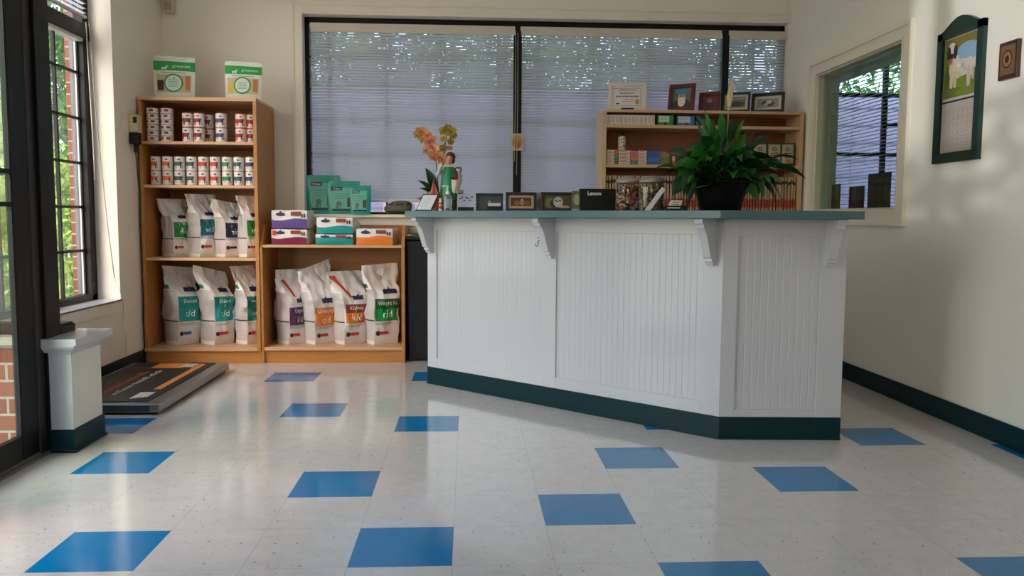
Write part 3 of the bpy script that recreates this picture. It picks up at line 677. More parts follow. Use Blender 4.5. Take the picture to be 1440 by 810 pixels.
# upright treat pouches -----------------------------------------------------------
def pouch(label, loc, rotz, w, h, d, bodym, deco, lean=.06, group=None, slant=0, cat='treat pouch', name='treat_pouch'):
    t = thing(name, label, cat, loc, rotz, group)
    def Sf(sgn):
        def fn(u, v):
            hw = w / 2 * (1 - .05 * (1 - v) * (1 - v)); x = -hw + 2 * hw * u
            bul = math.sin(PI * u) ** .6 * max(0, (1 - v ** 1.6)) * (.35 + .65 * min(1, v * 4 + .4))
            y = sgn * d / 2 * bul + lean * h * v
            y += noise.noise(Vector((x * 14, v * 4, w * 99))) * .005 * v
            return Vector((x, y, h * v - slant * x * v))
        return fn
    b = MB(); b.grid(Sf(-1), 14, 18); b.grid(Sf(1), 14, 18); b.grid(lambda u, v: Sf(-1)(u, 0).lerp(Sf(1)(u, 0), v), 14, 2)
    b.build('pouch_body', bodym, t)
    F = Sf(-1)
    def on(u, v, off=.0018): p = F(min(1, max(0, u)), min(1, max(0, v))); return Vector((p.x, p.y - off, p.z))
    l = MB(); mats = deco(l, on, w, h); l.build('front_label', mats, t)
    return t
def deco_green(yl):
    def f(l, on, w, h):
        l.grid(lambda u, v: on(u, .66 + .22 * v), 14, 4, 0)
        l.grid(lambda u, v: on(.08 + .84 * u, .14 + .42 * v), 12, 6, 4); l.grid(lambda u, v: on(.10 + .16 * u, .18 + .24 * v, .0024), 4, 4, 5); l.grid(lambda u, v: on(.78 + .12 * u, .2 + .34 * v, .0024), 4, 4, 6)
        for r_, m_, o_ in ((.235, 1, .0030), (.195, 2, .0036)):
            l.ell(.5, .36, r_, r_ * w / h, lambda a, c_, o_=o_: on(a, c_, o_), m_, n=28)
        for k in range(5): l.grid(lambda u, v: on(.38 + .24 * u, .27 + .04 * k + .012 * v, .0042), 3, 1, 3)
        l.grid(lambda u, v: on(.20 + .6 * u, .60 + .015 * v, .0024), 6, 1, 3)
        # small pale dog silhouette on the band: body, head, legs
        for cx, cy, rx, ry in ((.27, .715, .07, .028), (.335, .755, .03, .02), (.22, .68, .012, .04), (.31, .68, .012, .04)): l.ell(cx, cy, rx, ry, lambda a, c_: on(a, c_, .0028), 2)
        l.text('greenies', 1, lambda a, c_: on(.68 + a, .77 + c_ * .10, .0028), 2, width=.42)
        return [flat('149038'), flat('1c8a3c'), flat('c9dccb'), flat('6f7f78'), flat('b7b08d'), brown if not yl else flat('c9a62e'), flat('b8703a')]
    return f
wpouch = mat('white_pouch_film', S('d9dccf'), .3, bump=.2, bscale=20)
pouch('white treat bag with green band, left one on top of the tall bookcase', (-2.01, 5.80, 1.8225), R(6), .272, .285, .07, wpouch, deco_green(False), .05, slant=.03)
pouch('white treat bag with green band and yellow bits, right one on the bookcase top', (-1.545, 5.80, 1.8225), R(-2), .255, .258, .07, wpouch, deco_green(True), .05, slant=.06)
tealp = mat('teal_pouch_film', S('0c8f80'), .3, bump=.25, bscale=18)
def deco_teal(l, on, w, h):
    l.grid(lambda u, v: on(.16 + .64 * u, .10 + .70 * v), 10, 10, 0); l.grid(lambda u, v: on(.14 + .66 * u, .10 + .06 * v, .0026), 8, 1, 1)
    l.grid(lambda u, v: on(.12 + .34 * u, .72 + .10 * v, .003), 4, 2, 1); l.grid(lambda u, v: on(.62 + .17 * u, .22 + .28 * v, .0028), 3, 3, 2)
    l.text('Virbac', 1, lambda a, c_: on(.29 + a, .77 + c_ * .09, .0038), 3, width=.26)
    for cx, cy, rx, ry in ((.36, .32, .09, .07), (.30, .22, .05, .05), (.40, .2, .02, .07)): l.ell(cx, cy, rx, ry, lambda a, c_: on(a, c_, .003), 4)
    for k in range(3): l.grid(lambda u, v: on(.2 + (.5 - .1 * k) * u, .60 - .07 * k + .014 * v, .003), 4, 1, 4)
    return [flat('5fae9e'), flat('142a52'), flat('5a3a30'), flat('d0d6dc'), flat('4a6a66')]
pouch('largest teal pouch, at the left end of the window sill', (-1.085, 6.232, 1.0432), R(2), .245, .292, .036, tealp, deco_teal, .06, 'teal pouches on the window sill')
pouch('middle-sized teal pouch overlapping the largest on the sill', (-.93, 6.195, 1.0432), R(0), .24, .247, .036, tealp, deco_teal, .07, 'teal pouches on the window sill')
pouch('smallest teal pouch, nearest the grey stone on the sill', (-.80, 6.155, 1.0432), R(-2), .158, .215, .032, tealp, deco_teal, .08, 'teal pouches on the window sill')
# stone on the sill
b = MB()
def stone(u, v):
    th_, ph = u * 2 * PI, v * PI
    x, y, z = math.cos(th_) * math.sin(ph), math.sin(th_) * math.sin(ph), -math.cos(ph)
    x = math.copysign(abs(x) ** .75, x) * .105 + .03 * max(0, z); y *= .055; z = max(-.8, z) * .058
    n = 1 + .06 * noise.noise(Vector((x * 12, y * 12, z * 12)))
    return Vector((x * n, y * n, z + .0465))
b.grid(stone, 28, 16, lambda u, v: 1 if (.60 < v < .74 and .62 < u < .90 and math.sin(u * 60) > -.3) or (.28 < v < .36 and .60 < u < .86) else 0)
tag(b.build('painted_stone', [mat('grey_stone', S('5f594a'), .8, bump=.5, bscale=50, vary=.2, vscale=30), flat('2a2620')], loc=(-.525, 6.20, 1.0435)), 'rounded grey-brown stone with dark markings on the window sill', 'stone')

# ------------------------------------------------------------------ cans
can_white = mat('can_white_print', S('d8d2cc'), .35); steel = mat('can_steel', S('a9a59e'), .25, metal=.9); pinkw = mat('can_pink_print', S('caa39a'), .4)
PROTOS = []
def can_proto(kind, r, h, band, band2=None, toplid=None):
    o = thing('food_can', 'x', 'food can', (0, 0, -20)); PROTOS.append(o)
    b = MB(); seg = 40
    def bm_(k):   # k 0..1 around; front is -y -> 0.75
        d = (k - .75) * 2 * PI
        return d
    rows = [(r * .96, 0), (r, .003), (r, h * .26), (r, h * .60), (r, h * .72), (r, h * .97), (r * .96, h)] if kind != 'flat' else [(r * .95, 0), (r, .003), (r, h * .35), (r, h * .8), (r, h * .95), (r * .95, h)]
    def low(k): return 0
    def midb(k):
        d = (k - .75) * 360
        if kind == 'flat': return 1 if (-65 < d < -28) or (-5 < d < 30) or 75 < d < 120 else 0
        if 18 < d < 34: return 2
        return 1 if -75 < d < 12 or 100 < d < 200 else 0
    def midt(k): 
        d = (k - .75) * 360
        return 1 if -75 < d < 45 or 100 < d < 200 else 0
    def topb(k):
        d = (k - .75) * 360
        return 2 if -18 < d < 12 else 0
    def glyph(k):
        d = (k - .75) * 360
        return 2 if 16 < d < 26 or 30 < d < 40 else (3 if -50 < d < -20 else 0)
    if kind == 'flat': ms = [3, low, midb, low, 3]
    else:
        rows = [(r * .96, 0), (r, .003), (r, h * .16), (r, h * .34), (r, h * .50), (r, h * .62), (r, h * .73), (r, h * .82), (r, h * .955), (r * .955, h)]
        ms = [3, low, glyph, midb, midt, low, topb, low, 3]
    b.lathe(rows, seg, ms, capb=True, capt=False)
    b.build('can_body', [can_white, band, ink, band2 or pinkw], o)
    l = MB(); l.lathe([(r * .97, h - .0015), (r * .97, h + .0012), (r * .93, h + .0012), (r * .91, h - .002), (r * .5, h - .0025)], 28, 0); l.build('lid', toplid or steel, o)
    return o
CANS = []
def can_col(proto, xs, y, z, n, h, labelf, grp):
    for i in range(n):
        o = dup(proto, (xs, y + random.uniform(-.003, .003), z + i * (h + .0015)), random.uniform(-.25, .25), labelf(i, n), grp); CANS.append(o)
def pos_word(i, n):
    if n == 2: return ('lower', 'upper')[i]
    return ['bottom', 'second from the bottom', 'third from the bottom', 'third from the top', 'second from the top', 'top'][i]
Z1, Z2 = 1.5252, 1.2322
flatc = can_proto('flat', .042, .0362, flat('7a2a34'))
for x, side in ((-2.148, 'left'), (-2.054, 'right')):
    can_col(flatc, x, 5.765, Z1, 6, .0362, lambda i, n: 'shallow red and white can, %s in the %s stack of six' % (pos_word(i, n), side), 'shallow cans stacked on the top shelf')
redc = can_proto('tall', .0355, .0975, flat('8c1f38'), flat('b23a30'), toplid=redi)
for x, y, nm in ((-1.915, 5.765, 'left pair'), (-1.838, 5.765, 'right pair'), (-1.80, 5.85, 'pair set back in shade')):
    can_col(redc, x, y, Z1, 2, .0975, lambda i, n: '%s can of the %s of crimson label cans, top shelf' % (pos_word(i, n), nm), 'crimson label cans on the top shelf')
purc = can_proto('tall', .0375, .0975, flat('4d3d80'))
can_col(purc, -1.690, 5.765, Z1, 2, .0975, lambda i, n: '%s purple label can alone in its column on the top shelf' % pos_word(i, n), 'purple label cans on the top shelf')
red2 = can_proto('tall', .036, .0965, flat('a02030'), flat('c0522a'), toplid=redi)
for x, y, nm in ((-1.558, 5.765, 'left'), (-1.502, 5.80, 'right')):
    can_col(red2, x, y, Z1, 2, .0965, lambda i, n: '%s red label can, %s column by the side panel, top shelf' % (pos_word(i, n), nm), 'red label cans at the right end of the top shelf')
kinds = [('orange', flat('e0602a')), ('orange', None), ('grey-green', flat('3a5a44')), ('grey-green', None), ('red-orange', flat('c8402a')), ('red-orange', None), ('green', flat('12804a')), ('teal', flat('2c5f5a')), ('navy', flat('2c3470'))]
prev = None
for i, (cn, cm) in enumerate(kinds):
    if cm is not None: prev = can_proto('tall', .0350, .0965, cm, flat('b08478') if i in (7, 3) else None)
    x = -2.137 + i * .0801
    which = {0: 'leftmost of the row', 1: 'second column', 2: 'third column', 3: 'fourth column', 4: 'fifth column', 5: 'sixth column', 6: 'between red and teal ones', 7: 'next to the navy ones', 8: 'by the right side panel'}[i]
    can_col(prev, x, 5.765, Z2, 2, .0965, lambda k, n: '%s %s label can, %s, second shelf' % (pos_word(k, n), cn, which), 'cans in the row on the second shelf')
for o in PROTOS:
    for c in list(o.children): bpy.data.objects.remove(c)
    bpy.data.objects.remove(o)

# ------------------------------------------------------------------ reception counter
A = Vector((-.237, 5.015, 0)); C = Vector((1.174, 3.685, 0)); D = Vector((1.732, 3.655, 0))
u = (C - A).normalized(); n = Vector((u.y, -u.x, 0))       # outward normal of the long face
u2 = (D - C).normalized(); n2 = Vector((u2.y, -u2.x, 0))
LEN = (C - A).length; L2 = (D - C).length
ct = thing('reception_counter', 'white beadboard reception counter with green top and dark green base', 'counter', (.6, 4.4, 0))
def off(p, q, k): return p + q * k
def corner(k):   # outer corner offset by k on both faces
    # solve C + a*u + ... : intersection of offset lines
    p1 = A + n * k; p2 = D + n2 * k
    d = u.x * (-u2.y) + u2.x * u.y
    w_ = p2 - p1; a_ = (w_.x * (-u2.y) + u2.x * w_.y) / d
    return p1 + u * a_
def ring(k, k2): return corner(k)
body_in = .13
pts_o = [A - u * 0, C, D]
inner = [D - n2 * .12 + Vector((0, 0, 0)), corner(-body_in), A - n * body_in]
b = MB(); b.xy([(p.x, p.y) for p in [A, C, D, D - n2 * body_in, corner(-body_in), A - n * body_in]], .10, 1.022)
b.xy([(D.x - .13, 3.70), (D.x, 3.70), (D.x, 4.55), (D.x - .13, 4.55)], .10, 1.022)
b.build('cabinet_body', white_m, ct, world=True)
# beadboard skins
def bead(p0, dirv, nrm, s0, s1, z0, z1, pitch=.0335):
    m = MB(); prof = []; s = s0
    while s < s1 - 1e-6:
        e = min(s + pitch, s1); prof += [(s, .003), (e - .005, .003), (e - .0035, .0019), (e - .0015, .0019), (e, .003)] if e - s > .01 else [(s, .003), (e, .003)]; s = e
    vs = [p0 + dirv * a + nrm * d + Vector((0, 0, z)) for z in (z0, z1) for a, d in prof]; k = len(prof)
    m.add(vs, [(i, i + 1, k + i + 1, k + i) for i in range(k - 1)], 0)
    return m
b = bead(A, u, n, .07, LEN - .07, .15, .95); b.build('beadboard_panel', white_m, ct, world=True)
b = bead(C, u2, n2, .04, L2 - .10, .13, .95); b.build('beadboard_panel', white_m, ct, world=True)
# raised stiles and rails
def fb(m, p0, dirv, nrm, s0, s1, z0, z1, t=.014):
    q = [p0 + dirv * s0, p0 + dirv * s1, p0 + dirv * s1 + nrm * t, p0 + dirv * s0 + nrm * t]
    m.xy([(p.x, p.y) for p in q], z0, z1)
b = MB()
for s0, s1 in ((0, .076), (.905, .985), (1.845, LEN + .004)): fb(b, A, u, n, s0, s1, .10, 1.022)
for s0, s1 in ((.076, .905), (.985, 1.845)): fb(b, A, u, n, s0, s1, .948, 1.022); fb(b, A, u, n, s0, s1, .10, .163)
b.build('face_frame', white_m, ct, world=True, bevel=.0015)
b = MB()
for s0, s1 in ((-.004, .062), (L2 - .118, L2)): fb(b, C, u2, n2, s0, s1, .10, 1.022)
fb(b, C, u2, n2, .062, L2 - .118, .945, 1.022); fb(b, C, u2, n2, .062, L2 - .118, .10, .14)
b.build('face_frame', white_m, ct, world=True, bevel=.0015)
# green base
b = MB(); k = .019; c1, c2 = corner(k), corner(.003)
b.xy([(p.x, p.y) for p in [A + n * k, c1, D + n2 * k, D - n2 * .0, c2 * 1, A]], 0, .105)
k = .026; c1 = corner(k)
b.xy([(p.x, p.y) for p in [A + n * k, c1, D + n2 * k, D, C, A]], 0, .010)
b.xy([(D.x - .01, 3.66), (D.x + .006, 3.66), (D.x + .006, 4.55), (D.x - .01, 4.55)], 0, .105)
b.build('base_strip', dgreen, ct, world=True, bevel=.002)
# countertop slab
k = .20; top = [A + n * k, corner(k), Vector((1.718, D.y - k + .005, 0)), Vector((1.718, 4.45, 0)), Vector((1.20, 4.45, 0)), A - n * .50, A - n * .58 - u * .36]
b = MB(); b.xy([(p.x, p.y) for p in top], 1.0225, 1.0585); b.build('countertop', counter_m, ct, world=True, bevel=.002)
# brackets (corbels)
def corbel(p0, nrm, tang, th=.04):
    prof = [(0, 1.0222), (.150, 1.0222), (.150, 1.000), (.136, .994), (.130, .980), (.118, .972), (.104, .955), (.092, .93), (.080, .90), (.068, .87), (.058, .845), (.046, .840), (.046, .826), (.034, .822), (.030, .808), (0, .808)]
    m = MB(); m.prism(prof, lambda a, z, d: tuple(p0 + nrm * (a + .013) + tang * d + Vector((0, 0, z))), -th / 2, th / 2, 0); return m
for s in (.035, .955, LEN - .05): corbel(A + u * s, n, u).build('bracket', white_m, ct, world=True, bevel=.002)
corbel(C + u2 * (L2 - .085), n2, u2, .042).build('bracket', white_m, ct, world=True, bevel=.002)
# double coat hook near the second bracket
for s in (.875, .915):
    p = A + u * s + n * .016; m = MB(); Z = .90
    m.tube([p + Vector((0, 0, Z)), p + n * .012 + Vector((0, 0, Z)), p + n * .016 + Vector((0, 0, Z - .02)), p + n * .022 + Vector((0, 0, Z - .032)), p + n * .034 + Vector((0, 0, Z - .028)), p + n * .038 + Vector((0, 0, Z - .016))], .0028, 6)
    m.tube([p + Vector((0, 0, Z + .012)), p + n * .020 + Vector((0, 0, Z + .016))], .0028, 6)
    m.build('hook', steel, ct, world=True)

# black bin between the low unit and the counter
bn = thing('waste_bin', 'tall black bin standing between the low shelf unit and counter', 'bin', (-.27, 5.92, 0))
blackp = mat('black_plastic', S('0b0d0f'), .42, spec=.3)
b = MB(); z = [0, .86]
b.add([(-.425, 5.79, 0), (-.10, 5.79, 0), (-.10, 6.12, 0), (-.425, 6.12, 0), (-.437, 5.775, .86), (-.09, 5.775, .86), (-.09, 6.14, .86), (-.437, 6.14, .86)], [(3, 2, 1, 0), (4, 5, 6, 7), (0, 1, 5, 4), (1, 2, 6, 5), (2, 3, 7, 6), (3, 0, 4, 7)])
b.build('bin_body', blackp, bn, world=True, bevel=.01)
b = MB(); b.box(-.438, -.085, 5.768, 6.14, .862, .885); b.build('lid', blackp, bn, world=True, bevel=.006)
b = MB(); b.tube([(-.425, 5.775, .888), (-.42, 5.772, .897), (-.39, 5.772, .897), (-.385, 5.775, .888)], .006, 8); b.build('lid_handle', steel, bn, world=True).parent = [c for c in bn.children if c.name.startswith('lid')][0]

# ------------------------------------------------------------------ picture frames and small objects
def photo_mesh(shapes, w, h):
    """shapes: (kind, cx, cy, rx, ry, colour[, rot]) in 0..1 coordinates, on the plane y = 0 facing -y"""
    m = MB(); mats = []; z = 0
    for s in shapes:
        z += 1; mt = flat(s[5]); 
        if mt not in mats: mats.append(mt)
        i = mats.index(mt); fn = lambda a, c_, z=z: Vector(((max(0, min(1, a)) - .5) * w, -.0002 * z, max(0, min(1, c_)) * h))
        if s[0] == 'r': m.add([fn(s[1], s[2]), fn(s[3], s[2]), fn(s[3], s[4]), fn(s[1], s[4])], [(0, 1, 2, 3)], i)
        else: m.ell(s[1], s[2], s[3], s[4], fn, i, rot=s[6] if len(s) > 6 else 0)
    return m, mats
def frame(name, label, cat, loc, rotz, lean, w, h, border, fm, shapes, matc=None, matw=.0, depth=.016, group=None, stand=True):
    t = thing(name, label, cat, loc, rotz, group)
    Lm = Matrix.Rotation(-lean, 4, 'X')
    b = MB(); b.T = Lm
    b.box(-w / 2, w / 2, -depth, 0, 0, border); b.box(-w / 2, w / 2, -depth, 0, h - border, h); b.box(-w / 2, -w / 2 + border, -depth, 0, border, h - border); b.box(w / 2 - border, w / 2, -depth, 0, border, h - border)
    b.build('frame', fm, t, bevel=.0015)
    if matc:
        b = MB(); b.T = Lm; b.box(-w / 2 + border * .9, w / 2 - border * .9, -.006, -.004, border * .9, h - border * .9); b.build('mount', flat(matc), t)
    pw, ph = w - 2 * border - 2 * matw, h - 2 * border - 2 * matw
    m, ms = photo_mesh(shapes, pw, ph); o = m.T
    m.v = [Lm @ (v + Vector((0, -.0066, border + matw))) for v in m.v]; m.build('picture', ms, t)
    b = MB(); b.T = Lm; b.box(-w / 2 + .004, w / 2 - .004, -.003, .001, .004, h - .004); b.build('backing', flat('2a2522'), t)
    if stand:
        b = MB(); top_ = Lm @ Vector((0, 0.001, h * .7)); foot = Vector((0, h * .38 * math.cos(lean) + .02, 0))
        b.add([top_ + Vector((-.02, 0, 0)), top_ + Vector((.02, 0, 0)), foot + Vector((.025, 0, 0)), foot + Vector((-.025, 0, 0)), top_ + Vector((-.02, .003, 0)), top_ + Vector((.02, .003, 0)), foot + Vector((.025, .003, 0)), foot + Vector((-.025, .003, 0))],
              [(0, 1, 2, 3), (7, 6, 5, 4), (0, 4, 5, 1), (1, 5, 6, 2), (2, 6, 7, 3), (3, 7, 4, 0)]); b.build('easel_leg', flat('2a2522'), t)
    return t
blackf = mat('black_frame_paint', S('121214'), .35); redf = mat('cherry_frame', S('5a1f18'), .35, vary=.2); whitef = mat('whitewashed_frame', S('cfc6bb'), .5)
CT = 1.0587
ZT = 1.8025
# certificate etc. on the shelf top
def cert_extra(t, w, h, b0, lean):
    Lm = Matrix.Rotation(-lean, 4, 'X'); m = MB()
    fn = lambda x, z: Lm @ Vector((x, -.0085, z))
    for x0, x1, z0, z1 in ((-.098, .098, .032, .035), (-.098, .098, .160, .163), (-.098, -.095, .032, .163), (.095, .098, .032, .163)): m.add([fn(x0, z0), fn(x1, z0), fn(x1, z1), fn(x0, z1)], [(0, 1, 2, 3)], 0)
    m.text('CONGRATULATIONS', .018, lambda a, c_: fn(a, .148 + c_), 1, width=.13)
    [m.add([fn(x_, .122), fn(x_ + .011, .122), fn(x_ + .011, .129), fn(x_, .129)], [(0, 1, 2, 3)], 2) for x_ in (-.055, -.041, -.024, -.01, .004, .021, .037)]
    [m.add([fn(x_, .097), fn(x_ + .010, .097), fn(x_ + .010, .107), fn(x_, .107)], [(0, 1, 2, 3)], 2) for x_ in (-.08, -.066, -.052, -.034, -.02, -.006, .012, .026, .04, .054, .068)]
    for k in range(2): m.add([fn(-.04, .078 - .014 * k), fn(.04, .078 - .014 * k), fn(.04, .082 - .014 * k), fn(-.04, .082 - .014 * k)], [(0, 1, 2, 3)], 3)
    m.ell(.07, .062, .016, .018, fn, 4); m.ell(-.07, .05, .014, .006, fn, 2)
    m.build('printed_text', [flat('2d8fb0'), flat('3a4a7a'), flat('5a4a60'), flat('9a8f90'), flat('b08a30')], t)
    m = MB(); m.T = Lm; m.box(-.045, .045, -.026, -.017, .004, .014); m.build('name_plate', flat('201a18'), t)
t = frame('picture_frame', 'white framed certificate with blue border on the shelf unit top', 'picture frame', (1.150, 5.94, ZT), R(-9), R(8), .272, .20, .022, whitef, [('r', 0, 0, 1, 1, 'd9d2cf')]); cert_extra(t, .272, .2, .022, R(8))
frame('picture_frame', 'upright cherry frame with a portrait wearing a blue cap', 'picture frame', (1.548, 5.96, ZT), R(-30), R(14), .196, .208, .03, redf,
      [('r', 0, 0, 1, 1, '5c6a5a'), ('e', .5, .12, .5, .32, '2c2c30'), ('e', .5, .42, .22, .28, 'c9b49c'), ('e', .5, .28, .2, .24, 'd8d2c6'), ('e', .5, .66, .2, .12, 'b98a72'), ('e', .48, .82, .34, .14, '2d86b4'), ('e', .42, .58, .04, .03, '3a2a24'), ('e', .58, .58, .04, .03, '3a2a24')])
frame('picture_frame', 'small dark red frame between the portrait and the first black frame', 'picture frame', (1.755, 5.96, ZT), R(-28), R(14), .152, .148, .022, redf, [('r', 0, 0, 1, 1, '6a2a38'), ('e', .5, .4, .34, .36, '3a2a2e'), ('e', .5, .6, .2, .18, '8a6a5a')])
frame('picture_frame', 'black frame with white mount, just behind the lily\'s bloom', 'picture frame', (1.955, 5.96, ZT), R(-26), R(12), .200, .148, .016, blackf, [('r', 0, 0, 1, 1, '6b6f6c'), ('e', .5, .35, .45, .25, '3d403e'), ('r', .06, .8, .94, .86, 'b8b8b4')], 'b5b3ae', .018)
frame('picture_frame', 'black frame with black and white photo, rightmost on the shelf top', 'picture frame', (2.195, 5.97, ZT), R(-28), R(14), .235, .152, .022, blackf, [('r', 0, 0, 1, 1, '8f918e'), ('e', .5, .45, .3, .35, '3b3d3c'), ('e', .55, .6, .14, .2, 'c8c8c4'), ('e', .4, .3, .12, .2, 'a8a8a4')], 'c9c7c2', .020)

# boxes on the upper shelf
ZA = 1.6952
mw = flat('c9bfb6'); 
def carton(name, label, loc, w, d, h, mats, front=None, group=None, cat='box', rotz=0):
    t = thing(name, label, cat, loc, rotz, group); bx(-w / 2, w / 2, 0, d, 0, h).build('carton_body', mats[0], t, bevel=.0008)
    if front:
        m = MB()
        for x0, x1, z0, z1, i in front: m.add([(x0 * w, -.0004 - .0002 * i, z0 * h), (x1 * w, -.0004 - .0002 * i, z0 * h), (x1 * w, -.0004 - .0002 * i, z1 * h), (x0 * w, -.0004 - .0002 * i, z1 * h)], [(0, 1, 2, 3)], i)
        m.build('front_print', mats, t)
    return t
p0 = carton('medicine_box', 'narrow white box in the upright row on the unit\'s top shelf', (1.006, 5.885, ZA), .0282, .12, .070, [flat('cfc5bd'), flat('8d837e'), flat('a39890')],
            [(-.08, .08, .2, .85, 1), (.25, .38, .1, .9, 2)], 'white boxes standing in a row on the upper shelf')
for k in range(1, 12): dup(p0, (1.006 + k * .0292, 5.885 + random.uniform(0, .002), ZA))
carton('treatment_box', 'green edged flea treatment box to the right of the white row', (1.421, 5.885, ZA), .112, .06, .070, [flat('17803f'), flat('b9c4bb'), flat('233028'), flat('4aa060')], [(-.46, .22, .30, .95, 1), (-.12, .05, .02, .32, 2), (-.4, .1, .60, .66, 3)])
carton('treatment_box', 'blue edged flea treatment box to the right of the green one', (1.568, 5.885, ZA), .125, .06, .068, [flat('3f68a8'), flat('c0c2cc'), flat('233040'), flat('8898b8')], [(-.46, .25, .28, .95, 1), (-.05, .10, .02, .30, 2), (-.4, .1, .60, .66, 3)])
carton('treatment_box', 'dark navy carton in shade right of the blue edged box', (1.672, 5.895, ZA), .05, .06, .072, [flat('20243e')])
# second shelf: small cartons in stacks
ZB = 1.4132
def stack(nm, x, w, h, n, cols, desc, grp, y=5.885, fm='b8502e'):
    pr = None
    for i in range(n):
        c = cols[i % len(cols)]
        carton('small_carton', 'flat %s carton, %s' % (desc[0] if not isinstance(desc[0], list) else desc[0][i], (('bottom' if i == 0 else 'top' if i == n - 1 else '%s from the bottom' % ['', 'second', 'third', 'fourth'][i]) + ' of the ' + desc[1])), (x, y, ZB + i * (h + .0006)), w, .09, h, [flat(c), flat(fm), flat('6f6a66')], [(-.48, .48, .80, 1.0, 1), (-.38, .2, .3, .5, 2)], grp)
stack('a', 1.0235, .054, .0205, 5, ['cfc3b6'], ('white', 'leftmost carton stack'), 'flat cartons on the second shelf')
stack('b', 1.0665, .028, .0262, 4, ['1c5f6a', '1d8040', '2a8a50', 'd05a2a'], (['dark teal', 'green', 'light green', 'orange'], 'narrow second stack'), 'flat cartons on the second shelf')
stack('c', 1.126, .084, .0200, 5, ['cfc0b8'], ('white and red', 'wide stack under the bottle'), 'flat cartons on the second shelf', fm='a8303a')
stack('d', 1.1985, .050, .0330, 3, ['3a8a88', 'd07a2a', 'a878a8'], (['teal', 'orange', 'mauve'], 'stack between two white ones'), 'flat cartons on the second shelf')
stack('e', 1.257, .060, .0200, 5, ['d0c4bb'], ('white and orange', 'last white stack'), 'flat cartons on the second shelf')
p1 = carton('small_carton', 'narrow upright blue carton in the blue row', (1.299, 5.885, ZB), .0175, .09, .096, [flat('2b5a9c'), flat('3f7ac8'), flat('1c3a70')], [(-.3, .3, .2, .5, 1), (-.2, .2, .65, .8, 2)], 'blue upright cartons')
for k in range(1, 5): dup(p1, (1.299 + k * .0181, 5.885, ZB))
p1 = carton('small_carton', 'narrow upright tan and green carton right of the blue row', (1.391, 5.885, ZB), .0175, .09, .094, [flat('7d7046'), flat('4f6a3c'), flat('a8854a')], [(-.3, .3, .1, .5, 1), (-.2, .2, .65, .8, 2)], 'tan upright cartons')
for k in range(1, 4): dup(p1, (1.391 + k * .0181, 5.885, ZB))
# bottle on the wide stack
t = thing('shampoo_bottle', 'white bottle with dark pattern and black cap on the wide carton stack', 'bottle', (1.113, 5.93, ZB + .1032))
b = MB(); b.lathe([(.024, 0), (.027, .004), (.027, .088), (.022, .10), (.012, .104)], 20, 0); b.build('bottle_body', flat('c9bfb0'), t)
b = MB()
for cx, cy, rx, ry in ((-.010, .075, .010, .004), (.010, .08, .009, .004), (0, .055, .012, .005), (.012, .03, .008, .008), (-.01, .02, .008, .003)): b.ell(cx, cy, rx, ry, lambda a, z: Vector((a, -math.sqrt(max(0, .0274 ** 2 - a * a)), z)), 0)
b.build('dark_print', flat('2a2428'), t); b = MB(); b.lathe([(.014, .104), (.014, .128), (.012, .131)], 16, 0); b.build('cap', blackp, t)
t = thing('small_figurine', 'tiny white and orange figurine behind the plant\'s leaves', 'figurine', (1.492, 5.92, ZB)); b = MB(); b.lathe([(.014, 0), (.016, .01), (.010, .035), (.013, .05), (.009, .062), (0.002, .066)], 12, 0); b.build('figure_body', flat('cfc8bc'), t); b = MB(); b.lathe([(.0165, .0), (.0172, .012), (.013, .03)], 12, 0, capb=False, capt=False); b.build('orange_skirt', flat('b8502e'), t)
# pouches right
def deco_tan(l, on, w, h):
    l.grid(lambda u, v: on(.06 + .80 * u, .10 + .82 * v), 8, 8, 0); l.grid(lambda u, v: on(.0 + 1 * u, .0 + .13 * v, .0022), 8, 1, 1)
    for k, (a_, b_) in enumerate(((.2, .7), (.16, .74), (.26, .62))): l.grid(lambda u, v: on(a_ + (b_ - a_) * u, .52 - .09 * k + .045 * v, .0028), 4, 1, 2)
    l.ell(.45, .72, .16, .08, lambda a, c_: on(a, c_, .0028), 2); l.ell(.45, .22, .2, .07, lambda a, c_: on(a, c_, .0028), 3); l.ell(.45, .72, .09, .045, lambda a, c_: on(a, c_, .0034), 0)
    return [flat('a89a84'), flat('1d5a34'), flat('34402f'), flat('a85a3a')]
gpouch = mat('dark_green_pouch', S('1c4a2c'), .4, bump=.2, bscale=20)
for i, (x, lb) in enumerate(((1.87, 'tan fronted treat bag mostly hidden by lily leaves'), (2.02, 'tan fronted treat bag, first clear of the lily leaves'), (2.138, 'tan and green treat bag, second clear of the lily'), (2.245, 'tan and green treat bag beside the last one'), (2.343, 'tan and green treat bag against the shelf\'s right side'))):
    pouch(lb, (x, 5.93, ZB), R(-3), .108, .172, .05, gpouch, deco_tan, .02, 'treat bags on the right of the second shelf', cat='treat bag', name='treat_bag')
tag(MB().box(-.03, .03, 0, .05, 0, .03).build('small_carton', flat('c98a3a'), loc=(1.91, 5.96, ZB + .173)), 'small orange carton lying on the hidden treat bag', 'box')
